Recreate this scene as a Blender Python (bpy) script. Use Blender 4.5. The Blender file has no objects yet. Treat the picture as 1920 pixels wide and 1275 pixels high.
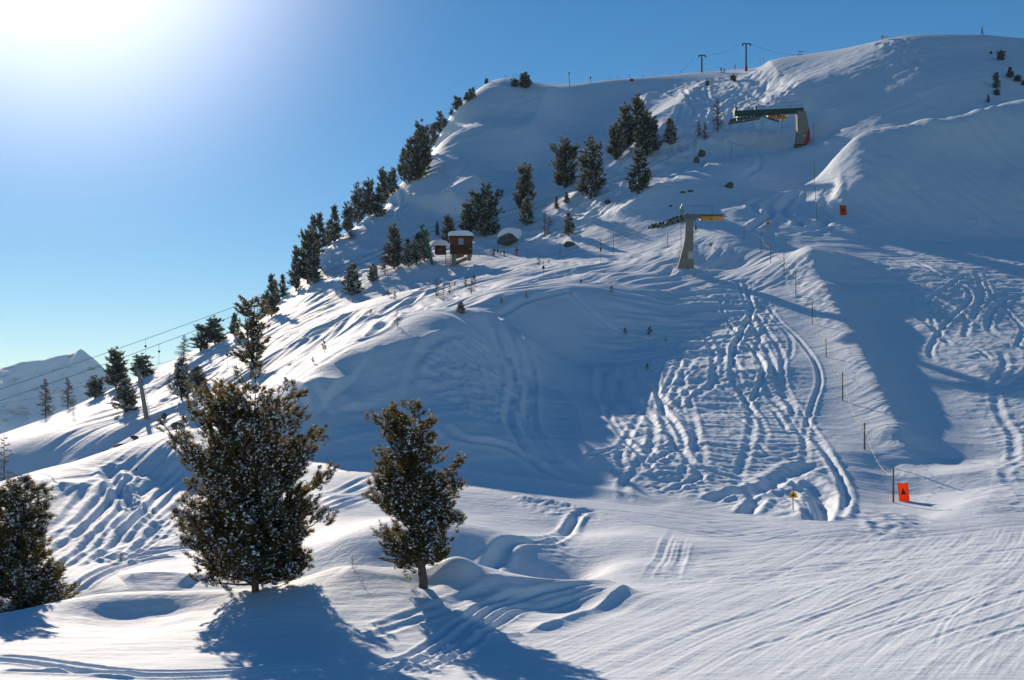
import bpy, math, random
import numpy as np
from mathutils import Vector, Matrix
random.seed(7)
rng = np.random.default_rng(11)

# ------------------------------------------------------------------ camera
F = 2317.0; HZ = 800.0; CX = 960.0          # focal length, horizon row and centre column of the photograph, in its pixels
sc = bpy.context.scene
cam_d = bpy.data.cameras.new('camera'); cam = bpy.data.objects.new('camera', cam_d)
sc.collection.objects.link(cam); sc.camera = cam
cam_d.sensor_width = 36.0; cam_d.lens = 36.0 * F / 1920.0
cam_d.shift_y = (HZ - 637.5) / 1920.0
cam_d.clip_start = 0.5; cam_d.clip_end = 30000
cam.location = (0, 0, 0); cam.rotation_euler = (math.pi / 2, 0, 0)

# ------------------------------------------------------------------ sky and sun
SUNV = Vector((-0.380, 1.0, 0.455)).normalized()
SUN_EL = math.asin(SUNV.z); SUN_AZ = math.atan2(SUNV.x, SUNV.y)      # azimuth from +Y towards +X
w = bpy.data.worlds.new('World'); sc.world = w; w.use_nodes = True
nt = w.node_tree; nt.nodes.clear()
out = nt.nodes.new('ShaderNodeOutputWorld'); bg = nt.nodes.new('ShaderNodeBackground')
sky = nt.nodes.new('ShaderNodeTexSky'); sky.sky_type = 'NISHITA'; sky.sun_disc = False
sky.sun_elevation = SUN_EL; sky.sun_rotation = SUN_AZ
sky.altitude = 2200; sky.air_density = 1.0; sky.dust_density = 0.05; sky.ozone_density = 1.2
hs = nt.nodes.new('ShaderNodeHueSaturation'); hs.inputs['Saturation'].default_value = 1.40; hs.inputs['Hue'].default_value = 0.498
nt.links.new(sky.outputs[0], hs.inputs['Color']); nt.links.new(hs.outputs[0], bg.inputs['Color'])
bg.inputs['Strength'].default_value = 0.075
# painted glow added to the sky colour, fixed to the sun's own direction
tcw = nt.nodes.new('ShaderNodeTexCoord'); dot = nt.nodes.new('ShaderNodeVectorMath'); dot.operation = 'DOT_PRODUCT'; dot.inputs[1].default_value = tuple(SUNV)
nrmz = nt.nodes.new('ShaderNodeVectorMath'); nrmz.operation = 'NORMALIZE'; nt.links.new(tcw.outputs['Generated'], nrmz.inputs[0]); nt.links.new(nrmz.outputs[0], dot.inputs[0])
ac = nt.nodes.new('ShaderNodeMath'); ac.operation = 'ARCCOSINE'; nt.links.new(dot.outputs['Value'], ac.inputs[0])
def halo(width, power, col, gain):
    m1 = nt.nodes.new('ShaderNodeMath'); m1.operation = 'DIVIDE'; m1.inputs[1].default_value = math.radians(width); nt.links.new(ac.outputs[0], m1.inputs[0])
    m2 = nt.nodes.new('ShaderNodeMath'); m2.operation = 'POWER'; m2.inputs[1].default_value = power; nt.links.new(m1.outputs[0], m2.inputs[0])
    m3 = nt.nodes.new('ShaderNodeMath'); m3.operation = 'MULTIPLY'; m3.inputs[1].default_value = -1; nt.links.new(m2.outputs[0], m3.inputs[0])
    m4 = nt.nodes.new('ShaderNodeMath'); m4.operation = 'EXPONENT'; nt.links.new(m3.outputs[0], m4.inputs[0])
    m5 = nt.nodes.new('ShaderNodeMath'); m5.operation = 'MULTIPLY'; m5.inputs[1].default_value = gain; nt.links.new(m4.outputs[0], m5.inputs[0])
    b = nt.nodes.new('ShaderNodeBackground'); b.inputs['Color'].default_value = (*col, 1); nt.links.new(m5.outputs[0], b.inputs['Strength']); return b
h1 = halo(9.1, 2.8, (1.0, .93, .90), 0.9); h2 = halo(13.0, 3.2, (.80, .64, .62), .25)
s1 = nt.nodes.new('ShaderNodeAddShader'); s2 = nt.nodes.new('ShaderNodeAddShader'); nt.links.new(bg.outputs[0], s1.inputs[0]); nt.links.new(h1.outputs[0], s1.inputs[1]); nt.links.new(s1.outputs[0], s2.inputs[0]); nt.links.new(h2.outputs[0], s2.inputs[1])
nt.links.new(s2.outputs[0], out.inputs[0])
sun_d = bpy.data.lights.new('sun', 'SUN'); sun_d.energy = 4.9; sun_d.angle = math.radians(0.53)
sun_d.color = (1.0, 0.84, 0.66)
sun = bpy.data.objects.new('sun', sun_d); sc.collection.objects.link(sun)
sun.rotation_euler = SUNV.to_track_quat('Z', 'Y').to_euler()
sc.view_settings.view_transform = 'Standard'; sc.view_settings.look = 'None'
sc.view_settings.exposure = 0.24; sc.view_settings.gamma = 1.0
sc.cycles.max_bounces = 6; sc.cycles.transparent_max_bounces = 8

# ------------------------------------------------------------------ terrain control lines: (column, row, distance) on the ground
K = []
def L(*pts, hold=None):
    """a line of surveyed points; resampled so the interpolation follows it"""
    out = []
    for a, b in zip(pts[:-1], pts[1:]):
        n = max(1, int(round(abs(b[0] - a[0]) / 60.0)))
        for i in range(n):
            t = i / n
            out.append(tuple(a[k] + (b[k] - a[k]) * t for k in range(3)))
    out.append(pts[-1]); K.extend(out)
def P(*pts): K.extend(pts)
#TERRAIN_BEGIN
for px in range(-1400, 3401, 400): P((px, 2248, 12), (px, 1505, 26))
L((-600, 1275, 37), (0, 1275, 37), (400, 1275, 38), (1000, 1275, 38.5), (1920, 1275, 38), (2600, 1265, 38))
L((1150, 1180, 47.5), (1920, 1180, 47.5), (2600, 1165, 47.5))
L((1350, 1100, 59.5), (1920, 1095, 59.5), (2600, 1070, 59))
L((1450, 1022, 76), (1600, 1015, 78), (1920, 1000, 79), (2600, 960, 79))
# foreground knoll
L((-600, 1190, 46), (0, 1200, 44), (400, 1205, 44.5), (700, 1200, 45), (1000, 1200, 45.5))
L((-600, 1165, 50), (-200, 1160, 50), (0, 1150, 51), (100, 1139, 51.5), (200, 1118, 52.5), (300, 1107, 53), (370, 1106, 53), (480, 1108, 52.5), (560, 1095, 53), (640, 1066, 54),
  (700, 1070, 54), (800, 1083, 53.5), (850, 1059, 54.5), (900, 1067, 55), (950, 1080, 56), (1050, 1096, 57.5), (1150, 1100, 59), (1260, 1102, 60))
L((110, 1150, 50.6), (180, 1158, 51.0), (240, 1160, 51.2), (320, 1150, 51.6), (390, 1128, 52.0)); L((110, 1165, 49.2), (240, 1173, 49.5), (380, 1150, 50.3))
P((520, 1150, 48.5), (640, 1120, 50.5), (760, 1130, 50), (860, 1110, 52), (950, 1120, 52.5), (1050, 1130, 53))
# ground behind the knoll
L((-600, 1200, 57), (0, 1185, 58), (300, 1150, 58.5), (500, 1135, 58), (650, 1110, 58.5), (850, 1100, 59), (960, 1105, 61))
P((100, 1100, 64), (200, 1100, 62.5), (350, 1098, 63), (-200, 1120, 62))
L((450, 1075, 66), (560, 1070, 64.5), (650, 1066, 63), (760, 1062, 63), (880, 1058, 64.5))
L((560, 1010, 71), (650, 1003, 66.3), (760, 1000, 66), (860, 990, 68.3), (910, 985, 72))
P((930, 1050, 66.5), (960, 1070, 66), (1050, 1085, 66.5), (1090, 1075, 68), (1040, 1050, 69.5), (1150, 1055, 66.5), (1250, 1060, 66), (1300, 1085, 63))
P((950, 1000, 76.5), (1050, 1000, 77), (1150, 1000, 75), (1250, 1020, 72), (1300, 1050, 69), (1370, 1055, 68))
P((700, 970, 76), (800, 970, 76), (600, 960, 77), (560, 925, 82), (960, 962, 84), (1100, 990, 80.5), (700, 935, 85.5), (830, 945, 85))
P((200, 1050, 70), (200, 1000, 77), (200, 950, 84), (200, 900, 91), (350, 1050, 71), (350, 1000, 78), (350, 950, 86), (350, 900, 93), (350, 850, 96), (470, 1000, 77), (470, 920, 88),
  (90, 1040, 70), (90, 980, 77), (90, 930, 83), (-200, 1060, 70))
# road: lower and upper edge
L((350, 812, 103), (470, 850, 99), (590, 884, 94), (700, 893, 92.5), (950, 928, 89), (1100, 955, 85), (1200, 985, 80), (1300, 1003, 78))
L((350, 803, 107), (470, 833, 104), (590, 865, 100), (700, 877, 98), (870, 897, 96), (1000, 912, 94), (1100, 922, 93), (1250, 945, 90), (1400, 970, 86), (1480, 985, 83), (1550, 990, 81.5), (1640, 975, 84))
# left crest and hidden drop behind it
L((-400, 1040, 72), (-100, 975, 78), (0, 935, 81), (75, 901, 86), (200, 850, 97), (290, 812, 104))
L((-400, 1110, 90), (0, 985, 105), (100, 950, 108), (200, 900, 115), (300, 855, 120), (380, 830, 121), (450, 800, 125))
# slope beyond it, lift valley
L((-400, 960, 150), (0, 925, 150), (100, 890, 150), (200, 856, 150), (300, 812, 150), (400, 780, 150))
L((-200, 925, 153), (0, 900, 153.5), (100, 862, 154), (200, 830, 154)); L((-200, 885, 158), (0, 850, 160), (100, 820, 160.5), (200, 803, 159), (300, 775, 164))
L((300, 740, 190), (400, 700, 190), (500, 650, 190), (600, 600, 190), (700, 560, 192))
L((0, 829, 176), (100, 797, 180), (200, 765, 184))
# bowl: crest
L((400, 800, 113), (450, 770, 116), (520, 722, 118), (600, 690, 115.5), (700, 655, 119), (770, 631, 122), (830, 608, 127), (870, 592, 133), (900, 583, 140), (960, 561, 152), (1000, 553, 157), (1100, 541, 165), (1200, 535, 175), (1300, 520, 186), (1400, 505, 191))
L((430, 790, 126), (500, 725, 138), (560, 680, 140), (600, 655, 146), (700, 628, 141), (800, 590, 147), (900, 556, 158), (1000, 529, 171), (1100, 513, 182), (1200, 507, 189))
P((600, 780, 107), (700, 780, 108.5), (600, 830, 103), (700, 840, 101.5), (700, 710, 114))
P((800, 800, 104), (800, 700, 114.5), (900, 800, 104), (900, 720, 115.5), (900, 657, 127), (1000, 800, 109), (1000, 720, 129), (1000, 640, 143))
P((1098, 880, 98.5), (1098, 800, 115), (1098, 745, 130), (1098, 680, 145), (1100, 600, 157))
P((1200, 880, 98), (1200, 800, 113.5), (1200, 745, 127), (1200, 680, 142), (1200, 600, 160))
P((1300, 880, 98.5), (1300, 800, 113), (1300, 700, 134), (1300, 600, 162), (1450, 870, 103), (1450, 940, 90), (1450, 800, 115), (1450, 740, 127), (1450, 660, 144), (1450, 600, 160))
P((1000, 870, 99), (900, 860, 99), (1550, 800, 116), (1550, 900, 99), (1550, 950, 89.5))
# spur with the marker poles
L((1510, 482, 190), (1545, 540, 172), (1575, 600, 158), (1600, 640, 149), (1650, 735, 128), (1690, 820, 114), (1710, 880, 106), (1722, 925, 99))
P((1550, 700, 135), (1500, 600, 159), (1620, 850, 107), (1680, 950, 93), (1600, 960, 88), (1740, 965, 89), (1500, 530, 178))
# right-hand piste
for px in (1820, 1920, 2150, 2600): P((px, 940, 89.5), (px, 880, 102), (px, 830, 113), (px, 700, 136), (px, 600, 159), (px, 500, 190))
for px in (1640, 1720, 1820, 1920): P((px, 472, 203.5), (px, 457, 210.5))
P((1780, 700, 136), (1700, 600, 159.5), (1760, 600, 159), (1640, 500, 192), (1720, 500, 191))
# shelf with the hut and the bright traverse
L((560, 560, 232), (650, 560, 214), (700, 556, 213.5), (740, 545, 216), (800, 528, 221), (860, 515, 222))
L((640, 553, 219), (690, 537, 219), (740, 511, 226), (790, 488, 232), (840, 484, 235), (870, 482, 237), (1000, 478, 238))
P((900, 500, 222), (950, 505, 215), (1000, 500, 207), (800, 570, 175), (900, 530, 184), (1080, 490, 209))
L((1100, 478, 224), (1200, 459, 225), (1250, 450, 224), (1330, 422, 226), (1380, 402, 230), (1450, 368, 252), (1560, 342, 266))
P((1200, 485, 206), (1300, 480, 203), (1300, 497, 193), (1400, 470, 204), (1380, 485, 198), (1450, 470, 205), (1500, 462, 206))
L((1380, 440, 214), (1450, 440, 214), (1600, 443, 214), (1760, 447, 215), (1920, 447, 216), (2600, 440, 216))
P((1450, 400, 234), (1520, 400, 236), (1580, 400, 231), (1500, 380, 246))
# lit spine
L((1060, 452, 240), (1100, 432, 244), (1150, 410, 247), (1200, 378, 250), (1250, 342, 256), (1350, 304, 280), (1450, 280, 298), (1510, 267, 303), (1555, 258, 292), (1610, 250, 256), (1700, 241, 255), (1750, 237, 255), (1850, 215, 260), (1920, 187, 268), (2300, 120, 310))
L((1250, 345, 266), (1350, 309, 290), (1450, 287, 308), (1540, 268, 303), (1620, 256, 264), (1700, 247, 263), (1850, 221, 269), (1920, 194, 277))
P((1750, 340, 235), (1615, 340, 236), (1680, 340, 235), (1900, 340, 235), (1620, 290, 247), (1750, 290, 246), (1900, 290, 247), (1250, 400, 240), (1500, 310, 286), (2300, 300, 250))
# upper slopes
P((1600, 245, 292), (1700, 238, 284), (1800, 222, 285), (1900, 192, 295), (1300, 322, 268), (1400, 262, 300), (1480, 262, 312))
L((1430, 128, 385), (1500, 165, 332), (1550, 215, 307), (1590, 246, 291))
P((1400, 200, 345), (1450, 200, 324), (1400, 150, 400), (1330, 160, 410), (1600, 128, 334), (1660, 100, 338), (1700, 100, 334), (1700, 150, 311), (1840, 100, 332), (1840, 150, 306), (1560, 125, 347), (1620, 180, 313))
P((1100, 400, 266), (1100, 340, 296), (1200, 340, 272), (1200, 290, 306), (1300, 250, 310), (1000, 430, 268), (1000, 385, 292), (900, 455, 262))
L((900, 430, 272), (1000, 340, 322), (1100, 283, 338), (1200, 233, 356), (1300, 178, 388), (1350, 160, 410))
L((940, 410, 296), (1000, 333, 336), (1100, 275, 354), (1200, 222, 374), (1300, 170, 402))
P((900, 360, 310), (930, 250, 355), (1000, 240, 378), (1100, 210, 400), (1200, 180, 412), (850, 300, 330), (800, 400, 300), (750, 440, 283), (700, 460, 274), (650, 500, 256), (850, 440, 280), (750, 490, 258), (800, 460, 268))
SKY = [(-600, 980, 180), (-200, 880, 195), (0, 815, 205), (60, 795, 210), (100, 778, 213), (200, 735, 222), (300, 690, 232), (345, 668, 236), (440, 627, 243), (500, 590, 249), (555, 530, 259), (600, 472, 272), (640, 440, 283),
  (700, 400, 300), (745, 350, 320), (790, 310, 337), (820, 270, 356), (850, 208, 386), (880, 182, 400), (905, 162, 409), (930, 149, 418), (960, 148, 423), (1000, 160, 427), (1050, 160, 430), (1150, 150, 430), (1250, 141, 440),
  (1300, 136, 450), (1350, 137, 452), (1390, 126, 455), (1440, 120, 415), (1500, 108, 382), (1600, 88, 364), (1650, 76, 358), (1700, 67, 353), (1760, 65, 350), (1840, 66, 345), (1920, 73, 340), (2300, 110, 340)]
L(*SKY)
L(*[(a, b + 14, c * 1.06) for a, b, c in SKY]); L(*[(a, b + 100, c * 1.25) for a, b, c in SKY])
L(*[(a, 1000 + (b * .3), c * 2.1) for a, b, c in SKY[::3]])
for px in range(-1400, 3401, 400): P((px, 1700, 2500))
for d, y in ((60, 1180), (100, 1000), (150, 900), (220, 860), (400, 900)): P((-1300, y + 60, d))
for d, y in ((60, 1060), (100, 860), (150, 600), (220, 380), (300, 220), (450, 400)): P((3300, y, d))
#TERRAIN_END
K = np.array(K, float)
cu = (K[:, 0] - CX) / F; cl = np.log(K[:, 2]); ce = (HZ - K[:, 1]) / F
# drop near-duplicates
keep = []
for i in range(len(K)):
    if all((cu[i] - cu[j]) ** 2 + (cl[i] - cl[j]) ** 2 > 0.008 ** 2 for j in keep): keep.append(i)
cu, cl, ce = cu[keep], cl[keep], ce[keep]
def tps(r2): return 0.5 * r2 * np.log(r2 + 1e-12)
n = len(cu)
A = np.zeros((n + 3, n + 3))
A[:n, :n] = tps((cu[:, None] - cu) ** 2 + (cl[:, None] - cl) ** 2) + np.eye(n) * 2e-4
A[:n, n] = 1; A[:n, n + 1] = cu; A[:n, n + 2] = cl; A[n:, :n] = A[:n, n:].T
sol = np.linalg.solve(A, np.concatenate([ce, np.zeros(3)]))
def efield(u, l):
    out = sol[n] + sol[n + 1] * u + sol[n + 2] * l
    for i in range(n): out = out + sol[i] * tps((u - cu[i]) ** 2 + (l - cl[i]) ** 2)
    return out
# coarse evaluation grid, then cubic upsampling
GU = np.arange(-1.06, 1.07, 0.008); GL = np.arange(math.log(11), math.log(2600), 0.010)
E0 = efield(GU[:, None], GL[None, :])
def cubic_resample(M, x0, dx, xs, axis):
    M = np.moveaxis(M, axis, 0); t = (xs - x0) / dx; i = np.clip(np.floor(t).astype(int), 1, M.shape[0] - 3); f = (t - i).reshape((-1,) + (1,) * (M.ndim - 1))
    a, b, c, d = M[i - 1], M[i], M[i + 1], M[i + 2]
    r = b + 0.5 * f * (c - a + f * (2 * a - 5 * b + 4 * c - d + f * (3 * (b - c) + d - a)))
    return np.moveaxis(r, 0, axis)
# fine grid (dense where the photograph looks, coarse outside)
U = np.concatenate([np.arange(-1.04, -0.47, 0.006), np.arange(-0.47, 0.47, 1.5 / F), np.arange(0.47, 1.04, 0.006)])
LG = np.concatenate([np.arange(math.log(12), math.log(34), 0.02), np.arange(math.log(34), math.log(300), 0.0017), np.arange(math.log(300), math.log(480), 0.0028), np.arange(math.log(480), math.log(2500), 0.02)])
E = cubic_resample(cubic_resample(E0, GU[0], GU[1] - GU[0], U, 0), GL[0], GL[1] - GL[0], LG, 1)
D = np.exp(LG)[None, :] * np.ones_like(E)
X = U[:, None] * D; Y = D; Z = E * D
# ground relief smaller than the survey: worked out below, in metres
def tri_noise(x, y, seed=0):
    """smooth gradient noise, vectorised, about -1..1"""
    xi = np.floor(x).astype(np.int64); yi = np.floor(y).astype(np.int64); fx = x - xi; fy = y - yi
    def g(a, b):
        h = (a * 374761393 + b * 668265263 + seed * 1442695041) & 0xffffffff
        h = ((h ^ (h >> 13)) * 1274126177) & 0xffffffff
        h = (h ^ (h >> 16)) & 0xffff
        th = h * (2 * math.pi / 65536.0); return np.cos(th), np.sin(th)
    sx = fx * fx * fx * (fx * (fx * 6 - 15) + 10); sy = fy * fy * fy * (fy * (fy * 6 - 15) + 10)
    r = 0
    for dx in (0, 1):
        for dy in (0, 1):
            gx, gy = g(xi + dx, yi + dy)
            r = r + (gx * (fx - dx) + gy * (fy - dy)) * (sx if dx else 1 - sx) * (sy if dy else 1 - sy)
    return r * 1.5

#DETAIL_BEGIN
DZ = np.zeros_like(Z)
_ls = np.arange(math.log(30), math.log(600), 0.002)
def hitD(px, py):
    """distance at which the line of sight through a photograph pixel meets the ground"""
    u = (px - CX) / F; e = (HZ - py) / F
    col = cubic_resample(E0, GU[0], GU[1] - GU[0], np.array([u]), 0)[0]
    v = np.interp(_ls, GL, col) - e
    k = int(np.argmax(v >= 0))
    if v[k] < 0: k = int(np.argmax(v))
    return math.exp(_ls[k])
def wp(px, py, D=None):
    D = D or hitD(px, py); return ((px - CX) / F * D, D)
def world_line(pts, step=0.6):
    q = np.array([wp(*p) for p in pts], float)
    if len(q) > 2:                                    # Catmull-Rom
        q = np.vstack([2 * q[0] - q[1], q, 2 * q[-1] - q[-2]]); o = []
        for i in range(1, len(q) - 2):
            m = max(2, int(np.linalg.norm(q[i + 1] - q[i]) / step))
            t = np.linspace(0, 1, m, endpoint=False)[:, None]
            o.append(0.5 * (2 * q[i] + t * (q[i + 1] - q[i - 1]) + t * t * (2 * q[i - 1] - 5 * q[i] + 4 * q[i + 1] - q[i + 2]) + t ** 3 * (3 * q[i] - q[i - 1] - 3 * q[i + 1] + q[i + 2])))
        q = np.vstack(o + [q[-2:-1]])
    return q
def apply_line(q, R, fn):
    """fn(signed distance, 0..1 along) gives the height change within R metres of the line; long lines go in chunks"""
    n = len(q); seg = np.linalg.norm(np.diff(q, axis=0), axis=1); cum = np.concatenate([[0], np.cumsum(seg)]); tot = cum[-1]
    uu = q[:, 0] / q[:, 1]; R_ = R / q[:, 1].min()
    i0, i1 = np.searchsorted(U, [uu.min() - R_, uu.max() + R_]); ll = np.log(q[:, 1]); j0, j1 = np.searchsorted(LG, [ll.min() - R_, ll.max() + R_])
    if i1 - i0 < 2 or j1 - j0 < 2: return
    xs, ys = X[i0:i1, j0:j1], Y[i0:i1, j0:j1]; best = np.full(xs.shape, 1e9); sd = np.zeros(xs.shape); tt = np.zeros(xs.shape)
    for k in range(n - 1):
        ax, ay = q[k]; bx, by = q[k + 1]; L_ = max(seg[k], 1e-6); ux, uy = (bx - ax) / L_, (by - ay) / L_
        R2 = R / min(ay, by); a0, a1 = np.searchsorted(U[i0:i1], [min(ax / ay, bx / by) - R2, max(ax / ay, bx / by) + R2]); b0, b1 = np.searchsorted(LG[j0:j1], [math.log(min(ay, by)) - R2, math.log(max(ay, by)) + R2])
        if a1 <= a0 or b1 <= b0: continue
        x_, y_ = xs[a0:a1, b0:b1] - ax, ys[a0:a1, b0:b1] - ay
        t = np.clip(x_ * ux + y_ * uy, 0, L_); dx, dy = x_ - t * ux, y_ - t * uy; d = np.sqrt(dx * dx + dy * dy)
        m = d < best[a0:a1, b0:b1]; side = np.sign(ux * y_ - uy * x_)
        best[a0:a1, b0:b1] = np.where(m, d, best[a0:a1, b0:b1]); sd[a0:a1, b0:b1] = np.where(m, d * side, sd[a0:a1, b0:b1]); tt[a0:a1, b0:b1] = np.where(m, (cum[k] + t) / tot, tt[a0:a1, b0:b1])
    m = best < R
    if m.any(): DZ[i0:i1, j0:j1] += np.where(m, fn(np.where(m, sd, R), tt), 0)
def ends(t, a=0.12): return np.clip(t / a, 0, 1) * np.clip((1 - t) / a, 0, 1)
def ridge(pts, h, wl, wr, pw=1.3, fade=0.12):
    """a crest of height h along the line, falling off over wl metres on its left and wr on its right"""
    apply_line(world_line(pts, 2.0), 3.2 * max(wl, wr), lambda d, t: h * ends(t, fade) * np.where(d > 0, np.exp(-(np.abs(d) / wl) ** pw), np.exp(-(np.abs(d) / wr) ** pw)))
def track(pts, w=0.35, a=0.22, fade=0.06):
    apply_line(world_line(pts), 4 * w, lambda d, t: a * ends(t, fade) * (-np.exp(-(d / w) ** 2) + 0.55 * np.exp(-((np.abs(d) - 1.7 * w) / (0.7 * w)) ** 2)))
def twin(pts, w=0.3, a=0.2, gap=1.5):
    q = world_line(pts); t = np.gradient(q, axis=0); t /= np.linalg.norm(t, axis=1)[:, None] + 1e-9; nrm = np.stack([-t[:, 1], t[:, 0]], 1)
    for s_ in (-.5, .5): apply_line(q + nrm * gap * s_, 4 * w, lambda d, t: a * ends(t, .05) * (-np.exp(-(d / w) ** 2) + 0.5 * np.exp(-((np.abs(d) - 1.7 * w) / (0.7 * w)) ** 2)))
def blob(px, py, h, rx, ry, ang=0, D=None):
    x0, y0 = wp(px, py, D); R = 2.6 * max(rx, ry); i0, i1 = np.searchsorted(U, [x0 / y0 - R / y0 * 1.1, x0 / y0 + R / y0 * 1.1]); j0, j1 = np.searchsorted(LG, [math.log(y0) - R / y0 * 1.1, math.log(y0) + R / y0 * 1.1])
    c, s_ = math.cos(ang), math.sin(ang); x_, y_ = X[i0:i1, j0:j1] - x0, Y[i0:i1, j0:j1] - y0
    DZ[i0:i1, j0:j1] += h * np.exp(-((x_ * c + y_ * s_) / rx) ** 2 - ((-x_ * s_ + y_ * c) / ry) ** 2)
def region(poly, soft):
    """soft mask of a patch of ground outlined in the photograph, worked out on the ground plan"""
    q = np.array([wp(*p) for p in poly]); uu = q[:, 0] / q[:, 1]; ll = np.log(q[:, 1]); sf = soft / q[:, 1].min()
    i0, i1 = np.searchsorted(U, [uu.min() - sf, uu.max() + sf]); j0, j1 = np.searchsorted(LG, [ll.min() - sf, ll.max() + sf])
    xs, ys = X[i0:i1, j0:j1], Y[i0:i1, j0:j1]; inside = np.zeros(xs.shape, bool); best = np.full(xs.shape, 1e9)
    for k in range(len(q)):
        ax, ay = q[k]; bx, by = q[(k + 1) % len(q)]
        with np.errstate(divide='ignore', invalid='ignore'): cr = ((ay > ys) != (by > ys)) & (xs < (bx - ax) * (ys - ay) / (by - ay + 1e-12) + ax)
        inside ^= cr; L2 = (bx - ax) ** 2 + (by - ay) ** 2; t = np.clip(((xs - ax) * (bx - ax) + (ys - ay) * (by - ay)) / L2, 0, 1)
        best = np.minimum(best, np.hypot(xs - ax - t * (bx - ax), ys - ay - t * (by - ay)))
    sdv = np.where(inside, best, -best); m = np.clip(sdv / soft + 0.5, 0, 1); return (slice(i0, i1), slice(j0, j1)), m * m * (3 - 2 * m)
def streaks(poly, soft, ang, lam, length, amp, seed, octaves=2, ridged=False, warp=0.0):
    """noise drawn out along a direction (degrees from +X)"""
    sl, m = region(poly, soft); x, y = X[sl], Y[sl]; c, s_ = math.cos(math.radians(ang)), math.sin(math.radians(ang))
    a_, b_ = x * c + y * s_, -x * s_ + y * c
    if warp: b_ = b_ + warp * tri_noise(a_ / (length * .8), b_ / (lam * 6), seed + 9)
    r = 0
    for o in range(octaves):
        v = tri_noise(a_ / (length / 1.7 ** o), b_ / (lam / 2 ** o), seed + o)
        if ridged: v = 0.5 - 2 * np.abs(v)
        r = r + v * 0.55 ** o
    DZ[sl] += amp * m * r
def rough(poly, soft, lam, amp, seed, octaves=3, ridged=False): streaks(poly, soft, 0, lam, lam, amp, seed, octaves, ridged)
exec_detail = True
#FEATURES_BEGIN
ALLV = [(-200, 1270, 38), (2200, 1270, 38), (2200, 100, 330), (1700, 70, 325), (900, 165, 390), (500, 590, 248), (-200, 900, 190)]
streaks(ALLV, 6, 70, 14, 26, 0.22, 3, 3)
UPH = [(-150, 850), (700, 560), (1400, 460), (2100, 450), (2100, 100), (1700, 72), (930, 155), (600, 480), (300, 695), (-150, 870)]
rough(UPH, 10, 3.2, 0.10, 12, 3)
# spur: sharp right-hand edge, shaded bank below it
ridge([(1500, 470), (1528, 505), (1548, 540), (1578, 600), (1604, 650), (1650, 735), (1690, 820), (1712, 880), (1724, 930)], 2.3, 17, 3.0, 1.6, .16)
ridge([(1560, 500), (1600, 540), (1645, 600), (1690, 670), (1735, 750), (1775, 830), (1790, 900)], -2.3, 9, 6.5, 2.0, .12)
# crest of the lit spine and shelf lips
ridge([(1920, 188), (1850, 216), (1750, 238), (1600, 251)], 1.3, 3.5, 7, 1.5, .12)
ridge([(1530, 264), (1450, 281), (1350, 305), (1250, 343), (1200, 379), (1150, 411)], .5, 3.5, 5, 1.5, .1)
ridge([(1150, 408), (1210, 372), (1240, 350)], 0.9, 2.5, 5)
ridge([(1425, 124), (1455, 140), (1500, 168), (1550, 218), (1590, 248)], 1.8, 11, 3.0, 1.4, .25)
ridge([(1550, 262), (1570, 300), (1580, 345), (1588, 400), (1592, 445)], .5, 7, 2.8, 1.5, .2)
ridge([(1380, 405), (1420, 388), (1470, 366), (1520, 350)], .7, 6, 3)
# far face: chutes and lit ribs
ridge([(1065, 168), (1030, 195), (1010, 235), (985, 290), (950, 320)], 4.8, 6, 9, 1.3, .25)
ridge([(905, 362), (870, 378), (830, 402)], 5.0, 8, 8)
ridge([(1232, 172), (1215, 192), (1195, 225)], 3.0, 6, 9, 1.3, .3)
ridge([(1345, 150), (1290, 190), (1250, 230), (1190, 262)], 2.5, 5, 9)
ridge([(1290, 205), (1240, 250), (1180, 300), (1090, 370), (1030, 420)], 1.8, 5, 8)
# tower hollow
blob(1345, 487, -1.6, 6, 5); blob(1100, 505, -1.2, 10, 4)
# bowl
ridge([(880, 605), (925, 600), (965, 650), (1000, 650), (1012, 668)], 0.7, 2.5, 3)
ridge([(640, 700), (760, 655), (840, 640), (900, 625)], 0.8, 5, 5)
ridge([(560, 745), (600, 733), (640, 742)], 1.1, 3, 3); ridge([(600, 760), (650, 752), (670, 770)], 0.5, 2, 2)
ridge([(1020, 690), (1045, 730), (1080, 775), (1095, 820), (1098, 870), (1080, 905)], 0.5, 3, 2.0)
for dx in (0, 26, 44): track([(905 + dx * .6, 590), (930 + dx, 640), (965 + dx * .7, 720), (955 + dx * .9, 790), (985 + dx, 850), (1040 + dx * 1.2, 905)], 0.45, 0.22)
track([(830, 800), (870, 830), (950, 845), (1010, 880), (1060, 910)], 0.4, 0.2); track([(760, 760), (775, 700), (800, 665), (860, 640)], 0.5, 0.2)
track([(1060, 545), (1110, 590), (1160, 620), (1230, 640)], 0.4, .2); track([(930, 590), (1010, 560), (1080, 545)], .4, .2)
rough([(780, 690), (900, 640), (1010, 690), (1000, 790), (900, 800), (800, 740)], 2, 1.1, 0.16, 21)
streaks([(600, 830), (700, 700), (900, 640), (1080, 760), (1080, 890), (700, 860)], 4, 20, 2.2, 14, 0.14, 22)
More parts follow.
